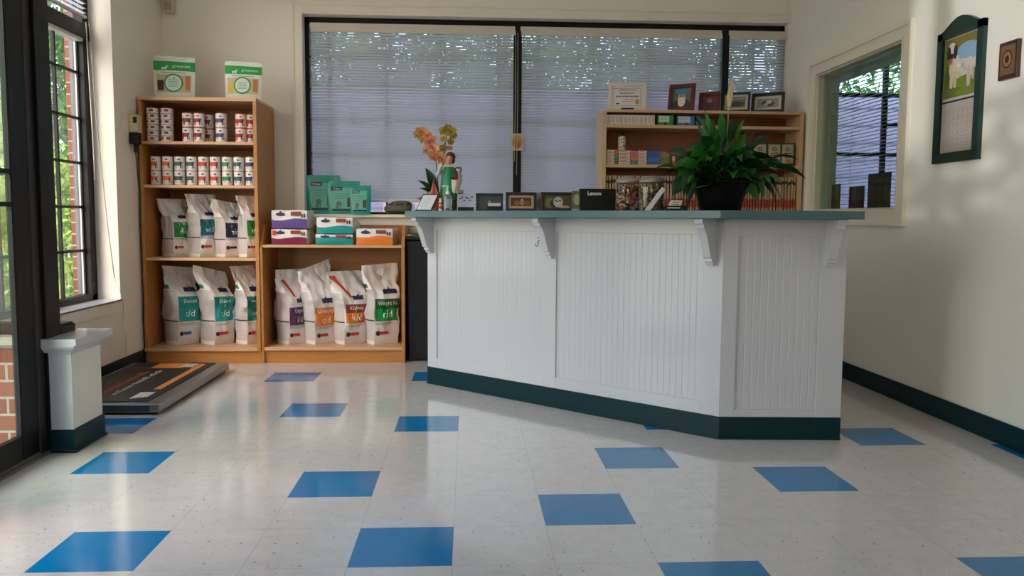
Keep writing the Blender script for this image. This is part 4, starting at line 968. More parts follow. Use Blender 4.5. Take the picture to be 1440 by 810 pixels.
# file folders on the third shelf
t = thing('file_folder', 'manila patient folder filed upright on the third shelf', 'folder', (1.005, 5.895, 1.0832), 0, 'manila folders on the third shelf')
b = MB(); b.box(-.0065, .0065, 0, .215, 0, .25); b.build('folder_body', mat('manila', S('b89a7c'), .7), t)
b = MB(); b.box(-.0068, .0068, -.0012, .01, .196, .216); b.build('dark_tab', flat('1c2630'), t)
b = MB(); b.box(-.0068, .0068, -.0012, .01, .025, .085); b.build('orange_tab', flat('a8442a'), t)
rr = random.Random(4)
for k in range(1, 66):
    o = dup(t, (1.005 + k * .0213 + rr.uniform(-.0012, .0012), 5.895 + rr.uniform(-.006, .012), 1.0832)); o.rotation_euler = (0, rr.uniform(-.008, .008), rr.uniform(-.008, .008))
    o.location.z += .0005 + .013 * abs(o.rotation_euler.y)
    for c in o.children:
        if 'tab' in c.name: c.location.z = rr.uniform(-.004, .006)

# ---- objects on the counter ------------------------------------------------------
YAWC = math.atan2(u.y, u.x)            # direction of the counter's long face
def on_c(s, o): return A + u * s - n * o      # o: distance behind the panel face
def cl(s, o, z=CT): p = on_c(s, o); return (p.x, p.y, z)
# acrylic sign holder with white page, tilted
def tilted_sign(name, label, loc, rotz, w, h, lean, shear, page, extra=None):
    t = thing(name, label, 'sign', loc, rotz); Lm = Matrix.Rotation(-lean, 4, 'X')
    b = MB(); b.T = Lm; b.prism([(-w / 2, 0), (w / 2, 0), (w / 2 + shear, h), (-w / 2 + shear, h)], lambda a, z, d: (a, d, z), 0, .006, 0); b.box(-w / 2, w / 2, -.012, 0.002, 0, .006); b.build('holder', blackf, t)
    b = MB(); b.T = Lm; k = .006; b.prism([(-w / 2 + k, k), (w / 2 - k, k), (w / 2 + shear * .93 - k, h - k), (-w / 2 + shear * .93 + k, h - k)], lambda a, z, d: (a, d, z), -.0012, 0, 0)
    for i in range(4): b.box(-w * .2 + shear * .2 * i, w * .2 + shear * .2 * i, -.0016, -.0012, h * (.3 + .13 * i), h * (.32 + .13 * i), 1)
    b.build('page', [flat(page), flat('a3a6b4')], t)
    b = MB(); b.add([(-.01, .004, 0), (.01, .004, 0), (.01, h * .5, 0), (-.01, h * .5, 0), (-.01, h * math.sin(lean) + .006, h * .8 * math.cos(lean)), (.01, h * math.sin(lean) + .006, h * .8 * math.cos(lean))], [(0, 1, 2, 3), (2, 3, 4, 5)]); b.build('stand', blackf, t)
    return t
tilted_sign('counter_sign', 'white page in a black tilted stand at the counter\'s left end', cl(-.078, .025), YAWC + R(34), .100, .118, R(24), .040, 'd8dbe4')
t = thing('leaflet_card', 'white and blue card leaning behind the hand sanitizer', 'card', cl(.10, .22), YAWC + R(42)); b = MB(); b.T = Matrix.Rotation(R(-18), 4, 'X'); b.box(-.055, .055, 0, .004, 0, .115, 0); b.box(-.05, .05, -.0008, 0, .0, .03, 1)
for k in range(7): b.ell(-.035 + .012 * k, .085 + .012 * math.sin(k * 2.3), .007, .005, lambda a, z: Vector((a, -.0012, z)), 2)
b.build('card_sheet', [flat('c2c8dc'), flat('161a24'), flat('3a4f9a')], t)
# hand sanitizer pump
t = thing('hand_sanitizer', 'clear pump bottle of hand sanitizer with white pump', 'bottle', cl(.105, .055))
clear = mat('clear_gel_plastic', (.88, .93, .93), .08, trans=.85, spec=.5)
b = MB(); b.lathe([(.022, 0), (.026, .004), (.026, .085), (.020, .098), (.011, .104)], 20, 0, sx=1, sy=.7); b.build('bottle_body', clear, t)
b = MB(); b.lathe([(.012, .103), (.013, .118), (.006, .12), (.005, .145), (.008, .147), (.008, .155)], 12, 0); b.tube([(0, 0, .152), (-.02, -.005, .155), (-.032, -.008, .148)], .0045, 8); b.build('pump', flat('e2e2e0'), t)
b = MB(); b.grid(lambda u_, v_: (.0268 * math.cos(PI * (1.2 + .6 * u_)), .7 * .0268 * math.sin(PI * (1.2 + .6 * u_)), .02 + .055 * v_), 10, 2); b.build('sticker', flat('9cb0b8'), t)
t = thing('glue_tube', 'small tube with red and white label beside the sanitizer', 'tube', cl(.055, .045)); b = MB(); b.lathe([(.012, 0), (.013, .003), (.013, .016), (.013, .030), (.013, .045), (.013, .055), (.008, .062), (.008, .070)], 14, [0, 0, 1, 2, 1, 0, 0]); b.build('tube_body', [flat('d8d4d0'), flat('b23a30'), flat('d8a848')], t)
b = MB(); b.lathe([(.009, .0705), (.009, .078), (.007, .080)], 12, 0); b.build('cap', flat('c6c2bc'), t)
ph = [('r', 0, 0, 1, 1, '2c3a2c'), ('e', .4, .4, .35, .4, '1b241c'), ('e', .6, .3, .2, .2, '5a3a24')]
frame('picture_frame', 'tan wooden frame with dark picture behind the hand sanitizer', 'picture frame', cl(-.125, .345), YAWC + R(46), R(8), .125, .145, .014, mat('tan_frame', S('b09a80'), .5), ph)
frame('picture_frame', 'dark navy frame around a plain slate grey picture', 'picture frame', cl(.350, .16), YAWC + R(43), R(6), .162, .108, .013, mat('navy_frame', S('10182a'), .3), [('r', 0, 0, 1, 1, '3f474e'), ('e', .5, .55, .05, .10, '8a929a'), ('e', .5, .40, .04, .05, '6a7278')])
frame('picture_frame', 'black frame with cream mount and brown family photo', 'picture frame', cl(.595, .16), YAWC + R(43), R(6), .178, .110, .016, blackf, [('r', 0, 0, 1, 1, '4a251a'), ('e', .3, .35, .14, .3, '8a5a44'), ('e', .55, .4, .12, .34, 'a8765c'), ('e', .8, .35, .14, .32, '7a4a38'), ('e', .55, .72, .07, .12, 'c49a80')], 'b3a08c', .014)
t = thing('business_card_holder', 'pale business cards in a small holder before the black frame', 'card holder', cl(.485, .05), YAWC + R(40)); b = MB(); b.T = Matrix.Rotation(R(-15), 4, 'X'); b.box(-.04, .04, -.002, .016, 0, .03, 0); b.build('holder', blackf, t); b = MB(); b.T = Matrix.Rotation(R(-15), 4, 'X'); b.box(-.036, .036, .003, .012, .004, .05, 0); b.box(-.032, .032, .0022, .003, .012, .03, 1); b.build('cards', [flat('cfc6c4'), flat('7a4a4a')], t)
t = thing('photo_card', 'unframed grey photo card propped between two black frames', 'card', cl(.665, .27), YAWC + R(43)); b = MB(); b.T = Matrix.Rotation(R(-8), 4, 'X'); b.box(-.04, .04, 0, .003, 0, .112, 0); b.ell(0, .045, .032, .04, lambda a, z: Vector((a, -.0006, z)), 1); b.ell(.01, .085, .008, .007, lambda a, z: Vector((a, -.0012, z)), 2); b.build('card_sheet', [flat('8a8088'), flat('5f5355'), flat('1a1a1c')], t)
frame('picture_frame', 'black frame with photo of a white and black dog', 'picture frame', cl(.862, .16), YAWC + R(43), R(6), .19, .106, .016, blackf, [('r', 0, 0, 1, 1, '4a4a2c'), ('e', .2, .4, .16, .4, '6a6a40'), ('e', .62, .35, .16, .42, '5a2a1a'), ('e', .34, .35, .12, .30, '2a2622'), ('e', .5, .48, .17, .40, 'b8b0a6'), ('e', .42, .60, .04, .07, '5f4c40'), ('e', .57, .60, .04, .07, '4a3a32'), ('e', .49, .44, .07, .12, 'cfc6ba'), ('e', .49, .50, .035, .06, '151313'), ('e', .72, .12, .2, .1, 'b49a78')])
t = thing('photo_card', 'greenish photo card leaning on the black computer box', 'card', cl(.985, .17), YAWC + R(43)); b = MB(); b.T = Matrix.Rotation(R(-6), 4, 'X'); b.box(-.03, .03, 0, .003, 0, .112, 0); b.ell(0, .065, .020, .03, lambda a, z: Vector((a, -.0006, z)), 1); b.box(-.03, .03, -.0005, 0, 0, .014, 2); b.build('card_sheet', [flat('5c6448'), flat('a0a07c'), flat('a39f98')], t)
# black computer with white lettering
t = thing('desktop_computer', 'black computer box standing on the counter with white lettering', 'computer', cl(1.085, .25), YAWC + R(43)); bx(-.115, .115, 0, .05, 0, .124).build('case', blackp, t, bevel=.003)
b = MB(); b.text('Lenovo', .030, lambda a, z: Vector((-.035 + a, -.0006, .098 + z)), 0, bold=.02, width=.075); b.build('lettering', flat('e8e8ea'), t)
# treat jars
def jar(label, loc, seed, cols, whitebit=False):
    t = thing('treat_jar', label, 'jar', loc)
    b = MB(); b.lathe([(.060, 0), (.064, .004), (.065, .12), (.062, .136), (.058, .142)], 28, 0, capt=False); b.build('glass_body', jar_glass, t)
    b = MB(); b.lathe([(.062, .142), (.0645, .145), (.0645, .156), (.060, .160), (.052, .170), (.03, .176), (.012, .178)], 28, 0); b.build('lid', mat('jar_lid', S('8d8780'), .3, metal=.3), t)
    rnd = random.Random(seed); b = MB()
    for i in range(520):
        a = rnd.uniform(0, 2 * PI); rr_ = .056 * math.sqrt(rnd.uniform(.25, 1)); z = rnd.uniform(.008, .128); s = rnd.uniform(.005, .010)
        q = Euler((rnd.uniform(0, 3), rnd.uniform(0, 3), rnd.uniform(0, 3))).to_matrix(); c = Vector((rr_ * math.cos(a), rr_ * math.sin(a), z))
        e = (s * 1.1, s * .6, s * .45); vs = [c + q @ Vector((sx * e[0], sy * e[1], sz * e[2])) for sx in (-1, 1) for sy in (-1, 1) for sz in (-1, 1)]
        b.add(vs, [(0, 1, 3, 2), (4, 6, 7, 5), (0, 4, 5, 1), (2, 3, 7, 6), (0, 2, 6, 4), (1, 5, 7, 3)], rnd.randrange(len(cols)))
    o = b.build('treats', [flat(c) for c in cols], t); o['kind'] = 'stuff'
    if whitebit:
        b = MB(); b.tube([(-.038, -.036, .02), (-.040, -.034, .12)], .011, 8); b.build('scoop_handle', flat('c9bda4'), t)
jar('glass jar of colourful mixed treats next to the computer box', cl(1.335, .13), 3, ['a85a2a', '8a2f22', 'c9a070', 'd8c8a8', '4a3a28', '5a5a9a', '7a4a28', 'b87a3a', '39301f', 'c05a3a', '6a4a30'])
jar('glass jar of tan biscuits behind the white card stand', cl(1.475, .13), 8, ['8a7048', '6a5234', 'a08a60', '4a3c28', '7d6a48', '5a4a30'], True)
# white tilted slab-like stand (payment card reader)
t = thing('card_stand', 'slim white tilted display in front of the biscuit jar', 'display', cl(1.548, .03), YAWC + R(35))
b = MB(); ang = R(38); q = lambda s_, w_: (s_ * math.sin(ang) + w_ * math.cos(ang), s_ * math.cos(ang) - w_ * math.sin(ang))
b.prism([(-.045, .004), (-.018, .0), (.052, .100), (.046, .114), (.036, .116)], lambda a, z, d: (a, d, z), -.01, .012, 0); b.build('white_face', flat('cfcad6'), t, bevel=.002)
b = MB(); b.tube([(.01, .02, .06), (.035, .02, .05), (.045, .02, .0)], .005, 6); b.box(-.02, .05, .012, .03, 0, .006); b.build('stand', blackf, t)
t = thing('counter_sign', 'tiny white notice on a black block left of the planter', 'sign', cl(1.655, .05), YAWC + R(40)); b = MB(); b.box(-.05, .06, 0, .05, 0, .026); b.build('block', blackf, t, bevel=.002)
b = MB(); b.T = Matrix.Translation((0, .0, .012)) @ Matrix.Rotation(R(-20), 4, 'X'); b.prism([(-.040, 0), (.022, 0), (.036, .042), (-.022, .042)], lambda a, z, d: (a, d, z), -.002, 0, 0)
for k in range(3): b.box(-.025 + .005 * k, .015 + .004 * k, -.0026, -.002, .008 + .011 * k, .012 + .011 * k, 1)
b.build('notice', [flat('cdd0cc'), flat('6a7a80')], t)

# ---- peace lily ---------------------------------------------------------------------
PC = Vector((1.265, 4.055, CT))
t = thing('potted_peace_lily', 'leafy peace lily in a black planter on the counter', 'potted plant', PC)
b = MB(); b.lathe([(.093, 0), (.100, .004), (.118, .07), (.140, .138), (.144, .142), (.144, .150), (.136, .150), (.132, .120), (.02, .120)], 32, 0); b.build('planter', mat('black_planter', S('060607'), .45, spec=.25), t)
def leaf(m, base, tip, wd, droop, rnd, mi, roll=None):
    base = Vector(base); tip = Vector(tip); d = tip - base; L = d.length; side = d.cross(Vector((0, 0, 1))).normalized(); up = side.cross(d).normalized()
    roll = rnd.uniform(-1.4, 1.4) if roll is None else roll; sd = side * math.cos(roll) + up * math.sin(roll); nseg = 7; vs = []
    for i in range(nseg + 1):
        s = i / nseg; p = base + d * s + Vector((0, 0, droop * L * (4 * s * (1 - s)) * .5 - .0)) ; w_ = wd * (math.sin(PI * min(1, s * .98 + .02) ** .75)) * (1 - .15 * s)
        nrm = sd.cross(d).normalized(); w_ = max(w_, .0006)
        vs += [p - sd * w_ + nrm * w_ * .35, p - nrm * .0, p + sd * w_ + nrm * w_ * .35]
    fs = []
    for i in range(nseg):
        for k in range(2): fs.append((i * 3 + k, (i + 1) * 3 + k, (i + 1) * 3 + k + 1, i * 3 + k + 1))
    m.add(vs, fs, mi, True)
rnd = random.Random(12); lf = MB(); st = MB()
def addleaf(az, elev, stem, ln, wd, droop, endz=None, mi=None, b0=None):
    base = b0 or Vector((rnd.uniform(-.05, .05), rnd.uniform(-.05, .05), .125))
    dv = Vector((math.cos(az) * math.cos(elev), math.sin(az) * math.cos(elev), math.sin(elev)))
    p = base + dv * stem; st.tube([base, base + dv * stem * .5 + Vector((0, 0, .015)), p], .0026, 5)
    e2 = elev - droop; d2 = Vector((math.cos(az) * math.cos(e2), math.sin(az) * math.cos(e2), math.sin(e2)))
    tip = p + d2 * ln; leaf(lf, p, tip, wd, .25, rnd, rnd.choice([0, 1, 1]) if mi is None else mi)
for i in range(120):
    az = rnd.uniform(0, 2 * PI); el = rnd.uniform(.15, 1.2) if math.sin(az) > -.6 else rnd.uniform(.45, 1.2)
    addleaf(az, el, rnd.uniform(.07, .20), rnd.uniform(.09, .145), rnd.uniform(.022, .036), rnd.uniform(.4, 1.3))
for i in range(60):
    az = rnd.uniform(PI * .9, 2 * PI * 1.05); addleaf(az, rnd.uniform(.35, 1.0), rnd.uniform(.07, .20), rnd.uniform(.085, .13), rnd.uniform(.024, .036), rnd.uniform(.2, .8))
for i in range(16):   # upright inner leaves
    az = rnd.uniform(0, 2 * PI); addleaf(az, rnd.uniform(1.15, 1.45), rnd.uniform(.14, .24), rnd.uniform(.12, .17), rnd.uniform(.016, .028), rnd.uniform(.0, .25), mi=rnd.choice([0, 0, 1]))
for i in range(9):   # light young upright leaves on the left
    addleaf(PI + rnd.uniform(-.5, .7), rnd.uniform(1.15, 1.42), rnd.uniform(.16, .22), rnd.uniform(.15, .19), rnd.uniform(.015, .022), .05, mi=0)
for az, el, s_, l_, dr in ((PI, .35, .24, .14, .4), (PI + .4, .2, .22, .14, .9), (PI * 1.15, -.05, .22, .13, 1.0), (0, .50, .26, .16, .45), (-.2, .35, .28, .17, .7), (.1, .1, .26, .13, 1.2), (-.5, .1, .26, .14, 1.1), (0.0, .75, .24, .16, .1)):
    addleaf(az, el, s_, l_, .022, dr)
for i in range(26):   # leaves hanging over the rim
    az = rnd.choice([PI + rnd.uniform(-.3, .6), rnd.uniform(-.6, .2)]); bz = Vector((.10 * math.cos(az), .10 * math.sin(az), .145)); addleaf(az, rnd.uniform(-.1, .35), rnd.uniform(.04, .14), rnd.uniform(.06, .10), .018, rnd.uniform(.9, 1.5), b0=bz)
lf.build('leaves', [leaf_g, leaf_d], t); st.build('stems', mat('lily_stem', S('3a6a2c'), .5), t)
b = MB(); b.tube([(.02, 0, .13), (.025, 0, .40), (.028, -.01, .55)], .003, 6); b.build('flower_stalk', mat('flower_stalk', S('7a8a4a'), .5), t)
b = MB(); leaf(b, (.026, -.01, .50), (.042, -.012, .665), .017, .08, random.Random(2), 0); b.build('bloom', mat('spathe', S('e0c89a'), .5, translucent=.3), t)
b = MB(); b.lathe([(.004, 0), (.007, .01), (.006, .045), (.002, .055)], 8, 0); o = b.build('spadix', flat('d8b878'), t); o.location = (.027, -.02, .52)

# ---- orchid ------------------------------------------------------------------------------
OC = Vector((-.185, 5.245, CT))
t = thing('potted_orchid', 'orchid with peach and yellow blooms in a wrapped pot', 'potted plant', OC)
b = MB(); b.lathe([(.062, 0), (.066, .004), (.074, .10), (.082, .125), (.070, .118), (.02, .112)], 22, 0, smooth=False); b.build('pot', mat('tan_pot_wrap', S('a87850'), .5, vary=.2), t)
def tri(m, a, b_, c_, mi): m.add([a, b_, c_, Vector(a) + Vector((0, .002, 0))], [(0, 1, 2), (3, 2, 1), (0, 3, 1), (0, 2, 3)], mi)
b = MB()
def paper(x0, x1, z0, z1, y, mi, tipx):
    b.grid(lambda u_, v_: Vector(((x0 + (x1 - x0) * u_) * (1 - v_) + tipx * v_ + .006 * math.sin(u_ * 9) * (1 - v_), y - .012 * math.sin(PI * u_), z0 + (z1 - z0) * v_)), 8, 8, mi)
paper(-.075, .03, .02, .20, -.085, 0, -.03); paper(-.06, -.01, .04, .215, -.088, 1, -.028); paper(-.125, -.04, .075, .085, -.07, 2, -.14)
b.add([(-.135, -.07, .078), (-.085, -.08, .060), (-.085, -.08, .105), (-.10, -.06, .08)], [(0, 1, 2), (0, 2, 3), (0, 3, 1)], 2)
b.build('wrapping_paper', [flat('d0883a'), flat('a8304a'), flat('b0304a')], t)
lf = MB(); rnd = random.Random(5)
for tip, w_ in (((-.085, -.03, .275), .032), ((-.135, -.05, .195), .018), ((-.125, -.06, .145), .015), ((-.075, -.07, .22), .028), ((.125, -.01, .255), .02), ((.10, -.06, .13), .016), ((.09, 0, .17), .016)):
    leaf(lf, (tip[0] * .12, -.03, .10), tip, w_, .22, rnd, 0, roll=1.35)
lf.build('leaves', leaf_d, t)
b = MB()
s1 = [(0, 0, .11), (-.012, .0, .25), (-.022, 0, .36), (-.045, 0, .44), (-.09, -.005, .495), (-.135, -.01, .50)]
s2 = [(.01, 0, .11), (.022, 0, .28), (.038, 0, .40), (.046, 0, .47), (.055, 0, .505), (.085, 0, .52)]
b.tube(s1, .003, 6); b.tube(s2, .003, 6); b.tube([(.02, .01, .1), (.035, .01, .45)], .002, 5); b.build('flower_stem', flat('2c3420'), t)
def bloom(p, s, cols, seed):
    s *= 1.3; r_ = random.Random(seed); m = MB(); q = Euler((r_.uniform(-.4, .4), r_.uniform(-.3, .3), r_.uniform(-.5, .5))).to_matrix(); p = Vector(p)
    for k in range(5):
        a_ = 2 * PI * k / 5 + PI / 2; L = s * (1 if k not in (1, 4) else 1.1); w_ = s * (.62 if k in (1, 4) else .46)
        vs = [Vector((0, 0, 0))]
        for j in range(9):
            tt = j / 8; rr_ = L * (.35 + .65 * math.sin(PI * tt) ** .6); wd_ = (tt - .5) * 2 * w_
            vs.append(Vector((math.cos(a_) * rr_ - math.sin(a_) * wd_, -.004 - .003 * math.cos(tt * 6), math.sin(a_) * rr_ + math.cos(a_) * wd_)))
        m.add([p + q @ v for v in vs], [(0, j, j + 1) for j in range(1, 9)], k % 2, True)
    lip = [Vector((-.25 * s, -.012, 0)), Vector((.25 * s, -.012, 0)), Vector((.15 * s, -.02, -.5 * s)), Vector((-.15 * s, -.02, -.5 * s)), Vector((0, -.022, .1 * s))]
    m.add([p + q @ v for v in lip], [(0, 3, 2, 1), (0, 1, 4)], 2)
    m.build('blossom', [flat(c) for c in cols], t)
peach = ['d49a50', 'cc8848', 'b05a3c']; yel = ['a08c2c', 'b09638', '8a602c']; pk = ['dc9c7c', 'd68c6c', 'bc5c4c']
for i, (p, s, c_) in enumerate((((-.135, -.02, .485), .022, yel), ((-.115, -.02, .50), .026, peach), ((-.092, -.02, .505), .026, peach), ((-.075, -.025, .475), .028, pk), ((-.098, -.02, .455), .024, yel), ((-.062, -.025, .445), .030, pk), ((-.045, -.025, .455), .026, peach), ((-.050, -.025, .41), .028, pk),
                               ((-.075, -.02, .385), .022, yel), ((-.028, -.03, .395), .026, pk), ((-.02, -.03, .36), .027, peach), ((-.038, -.03, .345), .024, pk), ((.004, -.03, .345), .026, pk), ((.02, -.03, .325), .026, peach),
                               ((.03, -.02, .505), .024, yel), ((.052, -.02, .525), .022, yel), ((.075, -.02, .505), .028, yel), ((.088, -.02, .48), .022, yel), ((.03, -.02, .455), .018, yel), ((.075, -.02, .44), .018, ['8a7a3c', '94703a', '7a5a24']), ((.028, -.02, .40), .022, yel), ((.07, -.02, .40), .014, ['a88a6c', '9a7a5a', '7a5a44']))):
    bloom(p, s, c_, i)
# figurine of a groomer holding a dog
def sph(m, c, r, mi=0, sx=1, sy=1, sz=1, seg=14):
    m.grid(lambda u_, v_: Vector((c[0] + r * sx * math.cos(2 * PI * u_) * math.sin(PI * v_), c[1] + r * sy * math.sin(2 * PI * u_) * math.sin(PI * v_), c[2] - r * sz * math.cos(PI * v_))), seg, 9, mi)
t = thing('groomer_figurine', 'figurine of a person in white shirt and green apron hugging a dog', 'figurine', (-.120, 5.15, CT))
def skinned(name, verts, edges, mats, pick, parent, sub=2):
    me = bpy.data.meshes.new(name); me.from_pydata([v[:3] for v in verts], edges, []); o = bpy.data.objects.new(name, me); COL.objects.link(o)
    m = o.modifiers.new('skin', 'SKIN'); m.use_smooth_shade = True
    for k, v in enumerate(verts):
        sv = me.skin_vertices[0].data[k]; sv.radius = (v[3], v[4] if len(v) > 4 else v[3]); sv.use_root = (k == 0)
    sb = o.modifiers.new('sub', 'SUBSURF'); sb.levels = sub; sb.render_levels = sub
    bpy.context.view_layer.update(); dg = bpy.context.evaluated_depsgraph_get(); nm = bpy.data.meshes.new_from_object(o.evaluated_get(dg)); COL.objects.unlink(o); bpy.data.objects.remove(o)
    nm.name = name; nm.materials.clear()
    for x in mats: nm.materials.append(x)
    for p in nm.polygons: p.material_index = pick(p.center); p.use_smooth = True
    o = bpy.data.objects.new(name, nm); COL.objects.link(o); o.parent = parent; return o
skin_ = mat('figurine_skin', S('c98a6c'), .5); shirt = mat('figurine_shirt', S('c9c4bc'), .6); trous = mat('figurine_trousers', S('5a5248'), .6)
fv = [(0, 0, .150, .030, .024), (0, 0, .205, .032, .024), (0, 0, .262, .038, .024), (0, -.002, .285, .014), (.002, -.006, .300, .013), (.005, -.010, .328, .028, .027), (.006, -.010, .350, .018),
      (-.048, 0, .268, .017), (-.068, -.022, .225, .014), (-.050, -.050, .275, .012), (-.036, -.052, .298, .011),
      (.050, 0, .266, .017), (.076, -.026, .215, .014), (.046, -.062, .190, .012), (.020, -.068, .188, .010),
      (-.018, 0, .120, .022), (-.022, 0, .065, .017), (-.022, 0, .016, .013), (-.024, -.022, .010, .011), (.018, 0, .120, .022), (.022, 0, .065, .017), (.022, 0, .016, .013), (.024, -.022, .010, .011)]
fe = [(0, 1), (1, 2), (2, 3), (3, 4), (4, 5), (5, 6), (2, 7), (7, 8), (8, 9), (9, 10), (2, 11), (11, 12), (12, 13), (13, 14), (0, 15), (15, 16), (16, 17), (17, 18), (0, 19), (19, 20), (20, 21), (21, 22)]
def pick(c):
    if c.z > .290 and abs(c.x) < .034 and c.y > -.045: return 0
    if c.x < -.02 and c.y < -.042 and c.z > .288: return 0
    if c.z < .125: return 2
    return 1
skinned('person_body', fv, fe, [skin_, shirt, trous], pick, t)
b = MB()
b.grid(lambda u_, v_: Vector((math.sin((u_ - .5) * 2.2) * (.046 - .012 * v_), -math.cos((u_ - .5) * 2.2) * (.036 + .004 * math.sin(v_ * 7)) - .004, .075 + .20 * v_)), 12, 14); b.build('apron', mat('green_cloth', S('158a52'), .5, bump=.3, bscale=40), t)
b = MB(); sph(b, (.010, .004, .340), .031, 0, 1, .95, 1); sph(b, (.024, .004, .322), .018, 0, .8, 1, 1.3); b.build('hair', flat('3c2114'), t)
b = MB(); sph(b, (-.006, -.037, .332), .0028, 0); sph(b, (.010, -.038, .332), .0028, 0); b.build('eyes', flat('1a1210'), t)
b = MB(); sph(b, (.002, -.040, .324), .005, 0, .8, 1, 1.1); b.build('nose', skin_, t)
fur = mat('white_plush', S('cfc4ba'), .8, bump=.8, bscale=90); fbr = mat('brown_plush', S('5a2a20'), .8, bump=.8, bscale=90)
dv = [(.046, -.060, .170, .026, .024), (.052, -.066, .210, .024), (.054, -.070, .240, .018), (.058, -.078, .262, .024), (.072, -.096, .252, .012), (.040, -.066, .135, .022), (.030, -.080, .110, .010), (.062, -.078, .112, .010), (.032, -.088, .205, .009), (.012, -.096, .200, .008), (.062, -.05, .120, .008), (.085, -.04, .120, .006)]
de = [(0, 1), (1, 2), (2, 3), (3, 4), (0, 5), (5, 6), (5, 7), (1, 8), (8, 9), (5, 10), (10, 11)]
skinned('dog_body', dv, de, [fur, fbr], lambda c: 1 if (c.z > .195 and c.z < .245 and c.x < .056) or (c.z > .262) else 0, t)
b = MB(); sph(b, (.040, -.092, .250), .012, 0, .7, .6, 1.5); sph(b, (.074, -.066, .258), .011, 0, .6, .8, 1.5); b.build('dog_ears', fbr, t)
b = MB(); sph(b, (.076, -.108, .252), .005, 0); sph(b, (.062, -.102, .266), .003, 0); b.build('dog_nose', blackf, t)

# ---- photo and cords on the mullion -----------------------------------------------------------
t = thing('photo_card', 'small tan photo card fixed to the black mullion', 'card', (.372, 6.268, 1.535)); b = MB(); b.box(-.048, .048, -.003, 0, 0, .128, 0); b.ell(0, .064, .040, .052, lambda a, z: Vector((a, -.0036, z)), 1); b.ell(0, .045, .026, .03, lambda a, z: Vector((a, -.0042, z)), 2); b.build('card_sheet', [flat('b9ab92'), flat('a8814c'), flat('8a5a30')], t)

# ---- motion sensor and scale display ------------------------------------------------------------
t = thing('motion_detector', 'small cream motion detector high in the back left corner', 'sensor', (-2.175, 6.215, 2.49)); bx(-.037, .037, -.03, .024, 0, .14).build('housing', mat('cream_plastic', S('c9bfa4'), .45), t, bevel=.008)
b = MB(); b.grid(lambda u_, v_: Vector((-.026 + .052 * u_, -.0305 - .008 * math.sin(PI * u_), .02 + .06 * v_)), 8, 4); b.build('lens', flat('a89f88'), t)
t = thing('scale_display', 'cream scale readout box mounted on the left wall by the bookcase', 'display', (XL, 5.61, 1.57))
b = MB(); b.box(0, .065, -.035, .035, 0, .115); b.build('housing', mat('cream_plastic2', S('c6b88c'), .45), t, bevel=.004)
b = MB(); b.box(.034, .058, -.036, -.034, .06, .10); b.build('screen', flat('1c1612'), t)
b = MB(); b.box(.004, .058, -.032, .032, -.075, -.002); b.box(.022, .038, -.01, .01, -.13, -.075); b.build('black_plug', blackp, t, bevel=.002)
b = MB(); b.tube([(XL + .03, 5.61, 1.44), (XL + .025, 5.66, 1.2), (XL + .012, 5.684, 1.0), (XL + .016, 5.684, .7), (XL + .022, 5.686, .5), (XL + .015, 5.687, .35), (XL + .03, 5.66, .12), (XL + .06, 5.45, .075), (XL + .12, 5.42, .07)], .0028, 6)
tag(b.build('scale_cable', blackp, loc=(XL + .03, 5.6, .07), world=True), 'thin dark cable running from the wall display down to the scale', 'cable')

# ---- platform scale -----------------------------------------------------------------------------------
SX0, SX1, SYA, SYB = -2.19, -1.578, 4.205, 5.43
t = thing('platform_scale', 'low platform scale with a black printed mat by the bookcase', 'scale', ((SX0 + SX1) / 2, (SYA + SYB) / 2, 0))
b = MB(); b.box(SX0 + .02, SX1 - .02, SYA + .02, SYB - .02, 0, .014); b.build('feet', blackp, t, world=True)
edge = mat('scale_steel', S('8f8d88'), .3, metal=.7)
b = MB(); b.box(SX0, SX1, SYA, SYB, .014, .058); b.build('platform', edge, t, world=True, bevel=.004)
b = MB(); b.box(SX0 + .002, SX1 - .05, SYA - .0015, SYA, .018, .050); b.build('front_strip', flat('16303c'), t, world=True)
b = MB(); MX0, MX1, MY0, MY1 = SX0 + .03, SX1 - .075, SYA + .05, SYB - .03
b.box(MX0, MX1, MY0, MY1, .0575, .0625, 0); z = .0630
def rc4(x0, x1, y0, y1, m): b.add([(x0, y0, z + .0002 * m), (x1, y0, z + .0002 * m), (x1, y1, z + .0002 * m), (x0, y1, z + .0002 * m)], [(0, 1, 2, 3)], m)
rc4(MX1 - .085, MX1 - .045, MY0 + .30, MY1 - .06, 1); rc4(MX0 + .02, MX1 - .05, MY1 - .20, MY1 - .195, 3); rc4(MX0 + .16, MX1 - .16, MY1 - .19, MY1 - .03, 1)
tfn = lambda cx, cy, k=0: (lambda a, c_: Vector((cx - c_, cy + a, z + .0012)))
rq = random.Random(9)
def glyphs(cx, y0, n_, hgt, adv, m):      # a run of small letter-like strokes, too fine to read in the photograph
    for k in range(n_):
        y = y0 + adv * k; h_ = hgt * rq.choice([.6, .6, 1, .75]); rc4(cx - h_, cx, y, y + adv * .28, m)
        if rq.random() < .8: rc4(cx - h_, cx - h_ + hgt * .2, y, y + adv * .75, m)
        if rq.random() < .7: rc4(cx - hgt * .2, cx, y, y + adv * .75, m)
        if rq.random() < .6: rc4(cx - h_ * .9, cx, y + adv * .5, y + adv * .75, m)
glyphs(MX0 + .205, MY0 + .04, 20, .05, .040, 2)
glyphs(MX0 + .275, MY0 + .16, 18, .035, .040, 3)
for k in range(5): rc4(MX1 - .12 + .016 * k, MX1 - .108 + .016 * k, MY0 + .06 + .01 * k, MY0 + .22, 3)
for k in range(4): rc4(MX1 - .17 + .02 * k, MX1 - .156 + .02 * k, MY1 - .17, MY1 - .05, 3)
b.build('printed_mat', [mat('black_rubber_mat', S('15150f'), .5), flat('c8782c'), flat('c0502a'), flat('cfcac0')], t, world=True)

